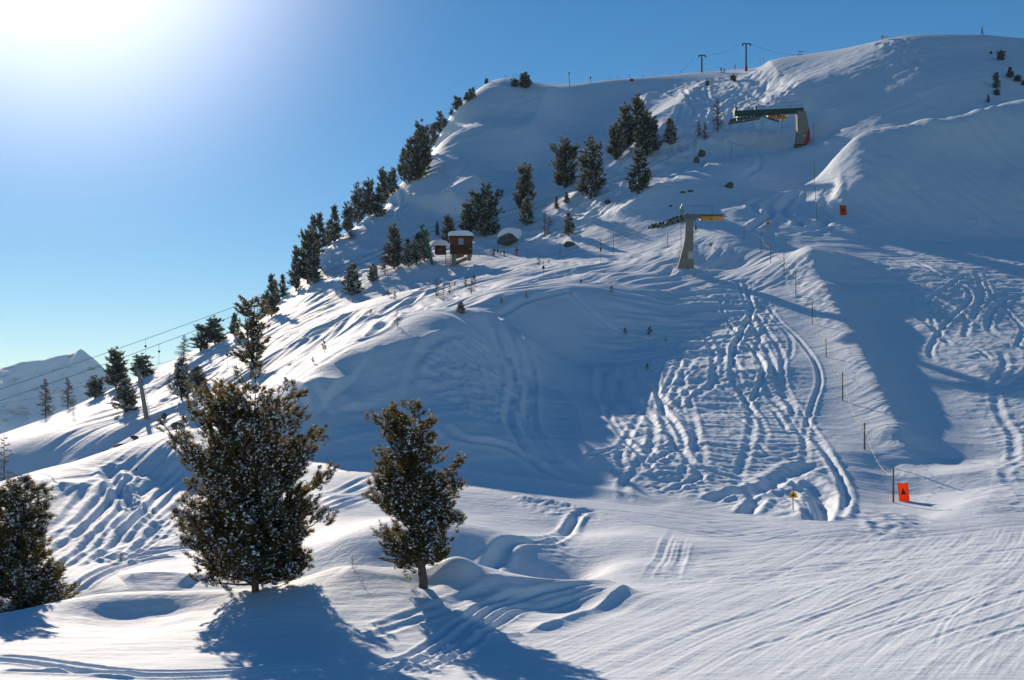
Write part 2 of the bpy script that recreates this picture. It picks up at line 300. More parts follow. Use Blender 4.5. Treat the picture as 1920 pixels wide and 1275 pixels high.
# chaotic run: many carved tracks down the right of the bowl
BOWL = [(1140, 700), (1200, 610), (1330, 540), (1430, 520), (1470, 620), (1500, 720), (1560, 860), (1590, 960), (1480, 975), (1380, 955), (1280, 925), (1180, 890), (1130, 790)]
streaks(BOWL, 6, 10, .9, 9, 0.075, 31, 2, warp=1.0); streaks(BOWL, 6, 22, 1.9, 7, 0.085, 34, 2, warp=3.0); rough(BOWL, 6, 7.0, 0.25, 32, 1); rough(BOWL, 5, .6, 0.04, 33, 2)
streaks([(1150, 545), (1400, 520), (1450, 640), (1250, 700), (1120, 640)], 6, 12, 2.2, 12, 0.30, 35, 3)
r_ = random.Random(5)
for k in range(19):
    x = 1165 + k * 16 + r_.uniform(-14, 14); y = max(545, 760 - (x - 1150) * 1.1) + r_.uniform(-10, 30); pts = []; ph = r_.uniform(0, 6); am = r_.uniform(16, 46); dr = r_.uniform(-.05, .45); wv = r_.uniform(30, 55)
    for i in range(r_.randint(5, 11)):
        pts.append((x + am * math.sin(ph), y)); ph += r_.uniform(.6, 1.1); y += wv * r_.uniform(.7, 1.1); x += dr * wv * .7; am *= r_.uniform(.8, 1.25)
        if y > 950 or x > 1550 or x < 1150: break
    if len(pts) >= 3: track(pts, r_.uniform(.24, .44), r_.uniform(.07, .15), .15)
for k in range(12):
    x = r_.uniform(1180, 1440); y = r_.uniform(640, 900); d = r_.choice((-1, 1)) * r_.uniform(50, 130); track([(x, y), (x + d * .5, y + r_.uniform(5, 30)), (x + d, y + r_.uniform(25, 70))], r_.uniform(.2, .34), r_.uniform(.07, .13), .25)
track([(1380, 525), (1400, 570), (1415, 620), (1440, 660), (1460, 720), (1500, 790), (1540, 840), (1575, 900), (1585, 960), (1560, 980)], 0.3, 0.13)
track([(1395, 520), (1405, 560), (1430, 610), (1465, 660), (1470, 720), (1520, 800), (1560, 870), (1590, 930), (1578, 975)], 0.3, 0.12)
track([(1130, 690), (1128, 740), (1150, 775)], .5, .35); track([(1140, 690), (1143, 730), (1165, 770)], .5, .35); track([(1160, 700), (1165, 740), (1190, 770)], .6, .4)
track([(1150, 790), (1180, 815), (1240, 855), (1330, 880), (1400, 900), (1440, 935), (1540, 980)], .4, 0.13)
track([(1380, 930), (1440, 915), (1500, 880), (1535, 870)], .8, .4); track([(1500, 890), (1545, 930), (1560, 975)], .7, .4); track([(1480, 900), (1530, 935), (1535, 980)], .7, .4)
for dx in (0, 14, 26, 40): track([(1470 + dx, 920 + dx * .2), (1500 + dx, 945), (1520 + dx * .8, 980)], .28, .16)
track([(1330, 940), (1370, 925), (1420, 935), (1400, 965)], .5, .3)
rough([(1120, 860), (1200, 800), (1290, 860), (1350, 920), (1250, 930), (1150, 900)], 3, .8, 0.08, 37, 2)
# spur left side: fine wind ripples
streaks([(1440, 500), (1520, 490), (1600, 620), (1700, 840), (1720, 940), (1600, 960), (1480, 700)], 4, 12, 2.6, 12, 0.045, 41, 3, warp=2.0)
rough([(1460, 500), (1520, 500), (1580, 600), (1560, 620), (1480, 560)], 3, 1.6, 0.14, 42, 2)
streaks([(1560, 600), (1610, 640), (1700, 800), (1725, 920), (1690, 930), (1600, 760)], 3, 24, 1.5, 5, 0.07, 43, 3, warp=2.0)
rough([(1600, 985), (1640, 960), (1720, 965), (1760, 975), (1700, 1010), (1610, 1005)], 2, 1.2, .14, 44, 2)
# right piste: cut-up snow
PIS = [(1560, 490), (1700, 470), (2000, 470), (2100, 960), (1840, 960), (1850, 830), (1740, 650), (1620, 560)]
rough(PIS, 6, 2.6, 0.07, 51, 3, True); streaks(PIS, 6, 4, 1.0, 6, 0.05, 53, 3, warp=1.0); streaks([(1480, 450), (2050, 455), (2050, 560), (1560, 520)], 4, 2, 2.2, 18, 0.10, 52, 2)
for k in range(26):
    x = r_.uniform(1700, 2000); y = r_.uniform(490, 800); pts = []; ph = r_.uniform(0, 6); am = r_.uniform(15, 45)
    for i in range(r_.randint(4, 7)):
        pts.append((x + am * math.sin(ph), y)); ph += r_.uniform(.8, 1.5); y += r_.uniform(22, 42); x += r_.uniform(-5, 14)
        if y > 930: break
    if len(pts) >= 3 and min(p[0] - (1560 + (p[1] - 500) * .8) for p in pts) > 10: track(pts, r_.uniform(.22, .42), r_.uniform(.06, .12))
# left edge of the traverse: windblown
streaks([(560, 720), (700, 640), (870, 580), (1000, 545), (1300, 510), (1400, 480), (1300, 440), (1100, 490), (900, 500), (760, 560), (560, 640)], 4, 62, 3.4, 20, 0.30, 61, 3, warp=4.0)
streaks([(1250, 500), (1480, 450), (1500, 520), (1380, 560), (1200, 540)], 3, 50, 1.5, 10, 0.16, 62, 2)
streaks([(100, 830), (250, 720), (440, 640), (560, 560), (640, 570), (560, 700), (420, 790), (300, 800), (150, 850)], 6, 66, 4.5, 26, 0.50, 63, 3, warp=4.0)
streaks([(560, 560), (660, 480), (800, 440), (700, 540), (600, 580)], 5, 55, 3.0, 14, 0.35, 64, 2)
for a_, b_ in (((430, 720), (640, 600)), ((540, 690), (700, 590)), ((700, 600), (860, 520)), ((620, 660), (800, 575)), ((880, 560), (1100, 500)), ((300, 760), (420, 680)), ((560, 640), (660, 585)), ((760, 560), (870, 505))):
    track([a_, ((a_[0] + b_[0]) / 2, (a_[1] + b_[1]) / 2 + r_.uniform(-6, 8)), b_], .7, .35)
rough([(1000, 440), (1150, 330), (1290, 230), (1360, 170), (1480, 180), (1480, 240), (1300, 280), (1180, 370), (1060, 450)], 6, 7, 0.7, 65, 3, True)
rough([(1200, 170), (1350, 145), (1440, 130), (1540, 215), (1500, 250), (1400, 240)], 8, 5, 0.42, 66, 3, True)
rough([(860, 480), (980, 470), (1060, 440), (1000, 380), (920, 420)], 4, 5, 0.5, 67, 3)
streaks([(600, 470), (930, 160), (1250, 150), (1200, 220), (900, 440), (650, 520)], 12, 40, 3.0, 8, 0.22, 68, 2)
streaks([(1440, 140), (1650, 80), (1920, 80), (1920, 180), (1600, 240)], 10, 20, 2.2, 16, 0.12, 69, 2)
streaks([(1600, 260), (1920, 210), (1920, 430), (1620, 430)], 8, 110, 2.5, 16, 0.30, 70, 2)
rough([(1640, 85), (1700, 75), (1740, 110), (1720, 130)], 4, 2.5, 0.9, 71, 2)
for k in range(46):
    x = r_.choice((r_.uniform(1150, 1480), r_.uniform(640, 950), r_.uniform(1250, 1480))); y = r_.uniform(150, 260) if x > 1000 else r_.uniform(300, 440) if x < 800 else r_.uniform(200, 400); am = r_.uniform(4, 14); ph = r_.uniform(0, 6); pts = []
    for i in range(r_.randint(4, 8)): pts.append((x + am * math.sin(ph), y)); ph += r_.uniform(.8, 1.4); y += r_.uniform(8, 20); x += r_.uniform(-14, 6)
    track(pts, r_.uniform(.5, .8), r_.uniform(.14, .3), .2)
# wedge of deep turns
track([(1495, 362), (1478, 380), (1465, 395), (1480, 408), (1500, 415), (1500, 428)], .9, .6); track([(1425, 390), (1445, 397), (1440, 408), (1415, 425), (1400, 435)], .8, .5)
track([(1550, 350), (1555, 368), (1545, 385), (1558, 398), (1550, 418), (1520, 430), (1480, 435)], 1.2, .6); track([(1425, 380), (1410, 388), (1415, 400)], .8, .4)
rough([(1540, 350), (1580, 350), (1590, 430), (1530, 435)], 3, 2, 0.25, 72, 2)
# piste: combed by the groomer, drawn out towards the upper right
PFG = [(1180, 1110), (1500, 1010), (2300, 960), (2300, 1270), (900, 1270), (1000, 1210)]
streaks(PFG, 3, 61, 0.50, 20, 0.020, 81, 3, warp=.5); streaks(PFG, 3, 58, 1.5, 26, 0.034, 82, 2, warp=1.0); streaks(PFG, 3, 64, 0.26, 9, 0.007, 80, 2)
streaks([(1300, 960), (1500, 1000), (2300, 950), (2300, 1120), (1300, 1100)], 3, 30, 0.8, 20, 0.035, 83, 2, warp=1)
for k in range(18):
    x = r_.uniform(1250, 1880); d = r_.uniform(.5, 1.6); yy = r_.uniform(1150, 1265); track([(x, yy), (x + 110 * d, yy - 45 * d), (x + 260 * d, yy - 95 * d)], .14, .03, .35)
track([(1920, 1080), (1850, 1110), (1780, 1160), (1750, 1230)], .09, .02, .3)
# road
streaks([(380, 803), (590, 866), (870, 900), (1100, 925), (1400, 972), (1500, 1020), (1300, 1000), (1100, 955), (950, 925), (590, 880)], 1.5, 165, 0.8, 30, 0.04, 84, 2)
ridge([(960, 932), (1050, 945), (1110, 958)], .25, .6, .6); rough([(950, 928), (1040, 940), (1120, 955), (1120, 975), (1000, 960)], 2, .5, .05, 85, 2)
ridge([(590, 863), (700, 874), (870, 894), (1000, 909), (1100, 919), (1250, 942)], .35, 2.0, 1.2)
# ground between road and knoll
track([(850, 1068), (950, 1025), (1040, 1010), (1075, 975), (1100, 955)], .35, .16); track([(990, 1015), (1040, 1000), (1085, 965)], .3, .12)
rough([(980, 1020), (1040, 985), (1090, 990), (1090, 1060), (1020, 1040)], 2.5, .8, .05, 86, 2)
for dx in (0, 12, 26, 44, 58): track([(1262 + dx * .5, 990 + dx * .35), (1240 + dx * .7, 1040), (1205 + dx, 1092)], .18, .07, .4)
rough([(1230, 1000), (1290, 1010), (1345, 1060), (1300, 1095), (1210, 1095)], 2.5, .9, .04, 87, 2)
for k in range(5): y0 = 893 + k * 9; track([(590, y0 + 45), (650, y0 + 22), (720, y0)], .25, .09, .3)
track([(585, 965), (640, 955), (700, 935)], .16, .12)
# left slope: tracks fanning down from the crest
LS = [(75, 905), (200, 855), (340, 808), (440, 850), (480, 960), (330, 1040), (200, 1060), (110, 1080), (80, 1000)]
streaks(LS, 4, 78, 1.6, 22, 0.12, 88, 3, warp=2.5)
for k in range(22):
    x0 = r_.uniform(120, 480); y0 = 905 - (x0 - 120) * .26 + r_.uniform(-8, 30); l_ = r_.uniform(.7, 1.3); track([(x0 + 30, y0), (x0 - 15, y0 + 60 * l_), (x0 - 80 * l_, y0 + 125 * l_), (x0 - 150 * l_, y0 + 175 * l_)], r_.uniform(.16, .3), r_.uniform(.06, .14), .2)
ridge([(80, 915), (140, 920), (230, 915), (250, 890)], .5, 2, 1.5); track([(205, 880), (215, 920), (260, 960)], .5, .3); rough([(190, 870), (225, 865), (330, 1000), (300, 1010)], 1.5, .9, .12, 89, 2)
ridge([(180, 1052), (215, 1047), (240, 1056)], .22, .7, .7); ridge([(230, 1090), (300, 1085), (370, 1093)], .35, 1.5, 1.0)
twin([(190, 1050), (300, 1030), (400, 1018)], .2, .12, .8); twin([(140, 1112), (190, 1075), (260, 1050), (330, 1040)], .2, .12, .8)
# knoll foreground
streaks([(-100, 1175), (400, 1120), (700, 1080), (900, 1090), (1150, 1110), (950, 1260), (-100, 1260)], 4, 15, 1.6, 8, 0.035, 90, 3)
twin([(-30, 1233), (60, 1240), (150, 1255), (280, 1268), (450, 1262), (600, 1250)], .16, .14, .7); track([(0, 1258), (120, 1262), (260, 1272)], .16, .1)
twin([(690, 1262), (800, 1225), (880, 1175), (950, 1135), (1060, 1115)], .15, .09, .9); twin([(760, 1262), (860, 1210), (930, 1160), (1000, 1128), (1130, 1112)], .15, .09, .9)
track([(640, 1245), (760, 1240), (830, 1225), (880, 1205)], .2, .07); track([(700, 1180), (800, 1150), (900, 1115), (960, 1100)], .25, .07); track([(690, 1200), (800, 1165), (880, 1130)], .25, .07)
ridge([(120, 1158), (240, 1166), (390, 1146)], .12, 1, 1)
rough([(740, 1245), (850, 1200), (880, 1215), (830, 1268), (760, 1270)], 1, .5, .08, 91, 2)
ridge([(1185, 1108), (1120, 1140), (1050, 1172), (978, 1192)], .26, .3, .6); ridge([(985, 1193), (930, 1196), (880, 1190)], .16, .4, .6)
ridge([(900, 1112), (960, 1098), (1050, 1105), (1170, 1105)], .35, .8, 1.0); blob(1050, 1135, -.35, 2.6, 1.6)
blob(1060, 1085, -.5, 2.0, 1.2); blob(1010, 1075, -.3, 2, 1)
ridge([(640, 1075), (700, 1085), (760, 1092), (800, 1104)], .12, .8, .8)
blob(860, 1075, .45, 1.0, .8); blob(793, 1098, -.25, .8, .8)
#FEATURES_END
Z = Z + DZ
#DETAIL_END

# ------------------------------------------------------------------ helpers
def link(o): sc.collection.objects.link(o); return o
def tag(o, label=None, cat=None, group=None, kind=None):
    if label: o['label'] = label
    if cat: o['category'] = cat
    if group: o['group'] = group
    if kind: o['kind'] = kind
    return o
def grid_mesh(name, X, Y, Z, mat):
    a, b = X.shape
    me = bpy.data.meshes.new(name)
    co = np.stack([X, Y, Z], -1).reshape(-1, 3).astype(np.float32)
    me.vertices.add(a * b); me.vertices.foreach_set('co', co.ravel())
    i = np.arange(a * b).reshape(a, b)
    q = np.stack([i[:-1, :-1], i[1:, :-1], i[1:, 1:], i[:-1, 1:]], -1).reshape(-1, 4)
    me.loops.add(q.size); me.loops.foreach_set('vertex_index', q.ravel().astype(np.int32))
    me.polygons.add(len(q)); me.polygons.foreach_set('loop_start', np.arange(0, q.size, 4, dtype=np.int32))
    me.polygons.foreach_set('use_smooth', np.ones(len(q), bool))
    me.update(calc_edges=True); me.materials.append(mat)
    return link(bpy.data.objects.new(name, me))

def mat_snow():
    m = bpy.data.materials.new('snow'); m.use_nodes = True; nt = m.node_tree; b = nt.nodes['Principled BSDF']; N = nt.nodes.new; Lk = nt.links.new
    b.inputs['Roughness'].default_value = 0.7; b.inputs['Specular IOR Level'].default_value = 0.09
    tc = N('ShaderNodeTexCoord'); n1 = N('ShaderNodeTexNoise'); n1.inputs['Scale'].default_value = 0.35; n1.inputs['Detail'].default_value = 8; Lk(tc.outputs['Object'], n1.inputs['Vector'])
    mx = N('ShaderNodeMix'); mx.data_type = 'RGBA'; mx.inputs[6].default_value = (0.73, 0.81, 0.90, 1); mx.inputs[7].default_value = (0.79, 0.85, 0.92, 1); Lk(n1.outputs[0], mx.inputs[0]); Lk(mx.outputs[2], b.inputs['Base Color'])
    # grain of the surface: crystals close by, wind crust at a metre or so
    n2 = N('ShaderNodeTexNoise'); n2.inputs['Scale'].default_value = 5.0; n2.inputs['Detail'].default_value = 7; n2.inputs['Roughness'].default_value = .72; Lk(tc.outputs['Object'], n2.inputs['Vector'])
    mp = N('ShaderNodeMapping'); mp.inputs['Rotation'].default_value = (0, 0, math.radians(-14)); mp.inputs['Scale'].default_value = (.35, 1.5, 1.2); n3 = N('ShaderNodeTexNoise'); n3.inputs['Scale'].default_value = 1.6; n3.inputs['Detail'].default_value = 7; n3.inputs['Roughness'].default_value = .62
    Lk(tc.outputs['Object'], mp.inputs[0]); Lk(mp.outputs[0], n3.inputs['Vector'])
    b1 = N('ShaderNodeBump'); b1.inputs['Distance'].default_value = 0.10; b1.inputs['Strength'].default_value = 0.55; Lk(n3.outputs[0], b1.inputs['Height'])
    n4 = N('ShaderNodeTexNoise'); n4.inputs['Scale'].default_value = .55; n4.inputs['Detail'].default_value = 9; n4.inputs['Roughness'].default_value = .6; Lk(tc.outputs['Object'], n4.inputs['Vector']); b0 = N('ShaderNodeBump'); b0.inputs['Distance'].default_value = .22; b0.inputs['Strength'].default_value = .6; Lk(n4.outputs[0], b0.inputs['Height']); Lk(b0.outputs[0], b1.inputs['Normal'])
    b2 = N('ShaderNodeBump'); b2.inputs['Distance'].default_value = 0.02; b2.inputs['Strength'].default_value = 0.6; Lk(n2.outputs[0], b2.inputs['Height']); Lk(b1.outputs[0], b2.inputs['Normal']); Lk(b2.outputs[0], b.inputs['Normal'])
    return m
SNOW = mat_snow()
ground = tag(grid_mesh('snow_ground', X, Y, Z, SNOW), kind='structure')

# ------------------------------------------------------------------ ground lookup on the finished surface
EF = Z / D
def at(px, py, dist=None, sink=0.0, near=False):
    u = (px - CX) / F; i = min(max(int(np.searchsorted(U, u)) - 1, 0), len(U) - 2); f = (u - U[i]) / (U[i + 1] - U[i])
    col = EF[i] * (1 - f) + EF[i + 1] * f
    if dist is None or near:
        e = (HZ - py) / F; m = np.where((col >= e) & (LG > math.log(33)))[0]
        k = m[0] if len(m) else int(np.argmax(np.where(LG < 6.4, col, -9))); d = math.exp(LG[k])
        if len(m) and k > 0 and col[k] > col[k - 1]: d = math.exp(LG[k - 1] + (LG[k] - LG[k - 1]) * (e - col[k - 1]) / (col[k] - col[k - 1]))
        if dist is not None and abs(d / dist - 1) > .22: d = dist
    else: d = dist
    return Vector((u * d, d, float(np.interp(math.log(d), LG, col)) * d - sink))

# ------------------------------------------------------------------ groomed track: packed, shinier snow on a strip of its own just above the ground
def groomed(poly, name):
    sl, mk = region(poly, .5); i0, j0 = sl[0].start, sl[1].start; sub = mk > .5; idx = -np.ones(sub.shape, int); idx[sub] = np.arange(sub.sum())
    q = np.stack([idx[:-1, :-1], idx[1:, :-1], idx[1:, 1:], idx[:-1, 1:]], -1).reshape(-1, 4); q = q[(q >= 0).all(1)]
    V = np.stack([X[sl][sub], Y[sl][sub], Z[sl][sub] + .02 - .03 * (mk[sub] < .75)], -1)
    me = bpy.data.meshes.new(name); me.vertices.add(len(V)); me.vertices.foreach_set('co', V.astype(np.float32).ravel()); me.loops.add(q.size); me.loops.foreach_set('vertex_index', q.ravel().astype(np.int32))
    me.polygons.add(len(q)); me.polygons.foreach_set('loop_start', np.arange(0, q.size, 4, dtype=np.int32)); me.polygons.foreach_set('use_smooth', np.ones(len(q), bool)); me.update(calc_edges=True)
    m = SNOW.copy(); m.name = 'packed_snow'; b = m.node_tree.nodes['Principled BSDF']; b.inputs['Specular IOR Level'].default_value = .75; b.inputs['Roughness'].default_value = .46; me.materials.append(m)
    tag(link(bpy.data.objects.new(name, me)), kind='structure')
groomed([(420, 826), (590, 868), (700, 880), (870, 900), (1000, 915), (1100, 926), (1250, 948), (1400, 974), (1500, 1000), (1420, 1020), (1300, 1000), (1200, 980), (1100, 952), (950, 925), (700, 891), (590, 882), (470, 846)], 'groomed_track')

# ------------------------------------------------------------------ materials
def principled(name, col, rough=0.6, metal=0.0, noise=None, scale=6.0, bump=0.0, spec=0.3):
    m = bpy.data.materials.new(name); m.use_nodes = True; nt = m.node_tree; b = nt.nodes['Principled BSDF']
    b.inputs['Base Color'].default_value = (*col, 1); b.inputs['Roughness'].default_value = rough; b.inputs['Metallic'].default_value = metal
    b.inputs['Specular IOR Level'].default_value = spec
    if noise:
        tc = nt.nodes.new('ShaderNodeTexCoord'); n_ = nt.nodes.new('ShaderNodeTexNoise'); n_.inputs['Scale'].default_value = scale; n_.inputs['Detail'].default_value = 6
        r = nt.nodes.new('ShaderNodeMix'); r.data_type = 'RGBA'; nt.links.new(tc.outputs['Object'], n_.inputs['Vector'])
        nt.links.new(n_.outputs[0], r.inputs[0]); r.inputs[6].default_value = (*col, 1); r.inputs[7].default_value = (*noise, 1); nt.links.new(r.outputs[2], b.inputs['Base Color'])
        if bump:
            bp = nt.nodes.new('ShaderNodeBump'); bp.inputs['Strength'].default_value = bump; bp.inputs['Distance'].default_value = 0.05
            nt.links.new(n_.outputs[0], bp.inputs['Height']); nt.links.new(bp.outputs[0], b.inputs['Normal'])
    return m
def mat_needles(name, a, b_, tr):
    m = bpy.data.materials.new(name); m.use_nodes = True; nt = m.node_tree; nt.nodes.clear()
    out = nt.nodes.new('ShaderNodeOutputMaterial'); mx = nt.nodes.new('ShaderNodeMixShader'); df = nt.nodes.new('ShaderNodeBsdfDiffuse'); tl = nt.nodes.new('ShaderNodeBsdfTranslucent')
    g = nt.nodes.new('ShaderNodeNewGeometry'); r = nt.nodes.new('ShaderNodeMix'); r.data_type = 'RGBA'
    r.inputs[6].default_value = (*a, 1); r.inputs[7].default_value = (*b_, 1); nt.links.new(g.outputs['Random Per Island'], r.inputs[0])
    nt.links.new(r.outputs[2], df.inputs['Color']); tl.inputs['Color'].default_value = (*tr, 1); mx.inputs[0].default_value = 0.42
    nt.links.new(df.outputs[0], mx.inputs[1]); nt.links.new(tl.outputs[0], mx.inputs[2]); nt.links.new(mx.outputs[0], out.inputs[0])
    return m
M = {
 'needles': mat_needles('pine_needles', (0.050, 0.052, 0.022), (0.105, 0.085, 0.034), (0.24, 0.18, 0.05)),
 'needles_far': mat_needles('pine_needles_dark', (0.055, 0.070, 0.040), (0.105, 0.105, 0.055), (0.17, 0.15, 0.07)),
 'bark': principled('bark', (0.075, 0.055, 0.042), 0.9, noise=(0.16, 0.13, 0.11), scale=9, bump=0.6),
 'larch': principled('larch_twigs', (0.13, 0.075, 0.05), 0.9, noise=(0.20, 0.12, 0.08), scale=4),
 'larch_yellow': principled('dry_larch_twigs', (0.26, 0.18, 0.10), 0.9, noise=(0.16, 0.11, 0.07), scale=4),
 'clump': principled('settled_snow', (0.76, 0.83, 0.92), 0.8, noise=(0.80, 0.86, 0.93), scale=3),
 'concrete': principled('weathered_concrete', (0.30, 0.285, 0.24), 0.85, noise=(0.17, 0.165, 0.14), scale=1.1, bump=0.3),
 'pale': principled('pale_panel', (0.52, 0.55, 0.50), 0.7, noise=(0.42, 0.45, 0.4), scale=4),
 'green': principled('green_steel', (0.012, 0.060, 0.042), 0.45, noise=(0.02, 0.05, 0.04), scale=3),
 'mast': principled('green_mast', (0.03, 0.17, 0.085), 0.5, noise=(0.03, 0.075, 0.05), scale=2),
 'steel': principled('galvanised_steel', (0.20, 0.215, 0.22), 0.5, 0.5, noise=(0.12, 0.13, 0.13), scale=5),
 'dark': principled('dark_steel', (0.045, 0.05, 0.055), 0.5, 0.3, noise=(0.08, 0.08, 0.08), scale=4),
 'rubber': principled('black_rubber', (0.02, 0.02, 0.02), 0.8, noise=(0.04, 0.04, 0.04), scale=4),
 'orange': principled('orange_wheel_paint', (0.85, 0.33, 0.02), 0.5, noise=(0.7, 0.24, 0.02), scale=3),
 'yellow': principled('yellow_paint', (0.85, 0.38, 0.02), 0.5, noise=(0.7, 0.28, 0.02), scale=3),
 'wood': principled('hut_boards', (0.20, 0.075, 0.032), 0.8, noise=(0.11, 0.045, 0.022), scale=3, bump=0.3),
 'wood_dark': principled('dark_timber', (0.09, 0.04, 0.025), 0.85, noise=(0.05, 0.03, 0.02), scale=3),
 'plank': principled('raw_plank', (0.34, 0.24, 0.15), 0.85, noise=(0.22, 0.15, 0.09), scale=4),
 'pole': principled('weathered_pole', (0.12, 0.10, 0.085), 0.85, noise=(0.20, 0.17, 0.14), scale=5),
 'glass': principled('window_glass', (0.20, 0.33, 0.48), 0.08, 0.0, noise=(0.30, 0.42, 0.55), scale=1.5, spec=0.8),
 'frame': principled('window_frame_paint', (0.30, 0.16, 0.09), 0.7, noise=(0.2, 0.1, 0.06), scale=5),
 'red': principled('red_cloth', (0.55, 0.03, 0.025), 0.7, noise=(0.38, 0.02, 0.02), scale=3),
 'black': principled('black_print', (0.07, 0.02, 0.015), 0.7, noise=(0.04, 0.015, 0.01), scale=5),
 'navy': principled('navy_cloth', (0.02, 0.03, 0.06), 0.8, noise=(0.03, 0.04, 0.07), scale=8),
 'slate': principled('grey_cloth', (0.06, 0.065, 0.075), 0.8, noise=(0.09, 0.09, 0.1), scale=8),
 'teal': principled('teal_cloth', (0.02, 0.16, 0.15), 0.8, noise=(0.02, 0.1, 0.1), scale=8),
 'tan': principled('tan_cloth', (0.42, 0.34, 0.17), 0.8, noise=(0.3, 0.24, 0.12), scale=8),
 'skin': principled('skin', (0.55, 0.33, 0.24), 0.6, noise=(0.5, 0.3, 0.21), scale=8),
 'rock': principled('mountain_rock', (0.075, 0.065, 0.06), 0.9, noise=(0.17, 0.15, 0.135), scale=2.2, bump=0.8),
 'white': principled('white_paint', (0.75, 0.76, 0.76), 0.6, noise=(0.62, 0.63, 0.64), scale=4),
 'blue': principled('blue_sign_paint', (0.05, 0.12, 0.35), 0.5, noise=(0.04, 0.1, 0.3), scale=4),
 'lime': principled('green_sign_paint', (0.05, 0.45, 0.12), 0.5, noise=(0.04, 0.35, 0.1), scale=4),
}
def mat_mat():
    m = bpy.data.materials.new('orange_crash_mat'); m.use_nodes = True; nt = m.node_tree; nt.nodes.clear()
    out = nt.nodes.new('ShaderNodeOutputMaterial'); mx = nt.nodes.new('ShaderNodeMixShader'); df = nt.nodes.new('ShaderNodeBsdfDiffuse'); tl = nt.nodes.new('ShaderNodeBsdfTranslucent')
    w_ = nt.nodes.new('ShaderNodeTexNoise'); w_.inputs['Scale'].default_value = 3; r = nt.nodes.new('ShaderNodeMix'); r.data_type = 'RGBA'; nt.links.new(w_.outputs[0], r.inputs[0])
    r.inputs[6].default_value = (0.95, 0.13, 0.01, 1); r.inputs[7].default_value = (0.85, 0.20, 0.02, 1); nt.links.new(r.outputs[2], df.inputs[0]); nt.links.new(r.outputs[2], tl.inputs[0])
    mx.inputs[0].default_value = 0.6; nt.links.new(df.outputs[0], mx.inputs[1]); nt.links.new(tl.outputs[0], mx.inputs[2]); nt.links.new(mx.outputs[0], out.inputs[0]); return m
M['cloth'] = mat_mat()

# ------------------------------------------------------------------ mesh building
class MB:
    def __init__(s): s.v = []; s.f = []; s.mi = []; s.m = 0
    def add(s, v, f): b = len(s.v); s.v += [tuple(p) for p in v]; s.f += [tuple(i + b for i in q) for q in f]; s.mi += [s.m] * len(f); return s
    def box(s, c, d, rot=None, taper=1.0):
        x, y, z = d[0] / 2, d[1] / 2, d[2] / 2
        vs = [Vector((sx * x * (taper if sz > 0 else 1), sy * y * (taper if sz > 0 else 1), sz * z)) for sz in (-1, 1) for sy in (-1, 1) for sx in (-1, 1)]
        if rot is not None: vs = [rot @ v for v in vs]
        return s.add([v + Vector(c) for v in vs], [(0, 2, 3, 1), (4, 5, 7, 6), (0, 1, 5, 4), (2, 6, 7, 3), (0, 4, 6, 2), (1, 3, 7, 5)])
    def tube(s, pts, r, k=6, cap=True):
        pts = [Vector(p) for p in pts]; rr = r if isinstance(r, (list, tuple)) else [r] * len(pts); vs = []; n = len(pts); up0 = None
        for i, p in enumerate(pts):
            d = (pts[min(i + 1, n - 1)] - pts[max(i - 1, 0)]).normalized(); a = Vector((0, 0, 1)) if abs(d.z) < 0.9 else Vector((1, 0, 0))
            if up0 is not None: a = up0
            sd = d.cross(a).normalized(); up = sd.cross(d).normalized(); up0 = up
            for j in range(k): t = 2 * math.pi * j / k; vs.append(p + (sd * math.cos(t) + up * math.sin(t)) * rr[i])
        fs = [(i * k + j, i * k + (j + 1) % k, (i + 1) * k + (j + 1) % k, (i + 1) * k + j) for i in range(n - 1) for j in range(k)]
        if cap: fs += [tuple(range(k))[::-1], tuple((n - 1) * k + j for j in range(k))]
        return s.add(vs, fs)
    def beam(s, a, b, w_, h):
        a, b = Vector(a), Vector(b); d = (b - a); L_ = d.length; q = d.to_track_quat('X', 'Z').to_matrix(); return s.box((a + b) / 2, (L_, w_, h), q)
    def prism(s, prof, y0, y1):                      # outline in x,z pushed from y0 to y1
        n = len(prof); vs = [(x, y0, z) for x, z in prof] + [(x, y1, z) for x, z in prof]
        return s.add(vs, [tuple(range(n)), tuple(range(2 * n - 1, n - 1, -1))] + [(i, i + n, (i + 1) % n + n, (i + 1) % n) for i in range(n)])
    def build(s, name, mats, parent=None, smooth=False, bevel=0):
        me = bpy.data.meshes.new(name); me.from_pydata(s.v, [], s.f)
        for m in (mats if isinstance(mats, list) else [mats]): me.materials.append(m)
        if any(s.mi): me.polygons.foreach_set('material_index', s.mi)
        if smooth: me.polygons.foreach_set('use_smooth', [True] * len(me.polygons))
        bm_ = __import__('bmesh'); b = bm_.new(); b.from_mesh(me); bm_.ops.recalc_face_normals(b, faces=b.faces); b.to_mesh(me); b.free()
        o = link(bpy.data.objects.new(name, me)); o.parent = parent
        if bevel: md = o.modifiers.new('bevel', 'BEVEL'); md.width = bevel; md.segments = 2; md.limit_method = 'ANGLE'
        return o
def empty(name, loc, rz=0, label=None, cat=None, group=None):
    o = link(bpy.data.objects.new(name, None)); o.location = loc; o.rotation_euler.z = rz; o.empty_display_size = 0.3
    return tag(o, label, cat, group)
def copy_thing(src, loc, rz, scale, label, group=None):
    r = src.copy(); sc.collection.objects.link(r); r.location = loc; r.rotation_euler = (0, 0, rz); r.scale = scale; r['label'] = label
    if group: r['group'] = group
    for ch in list(src.children):
        c = ch.copy(); sc.collection.objects.link(c); c.parent = r
        for g in list(ch.children): d = g.copy(); sc.collection.objects.link(d); d.parent = c
    return r

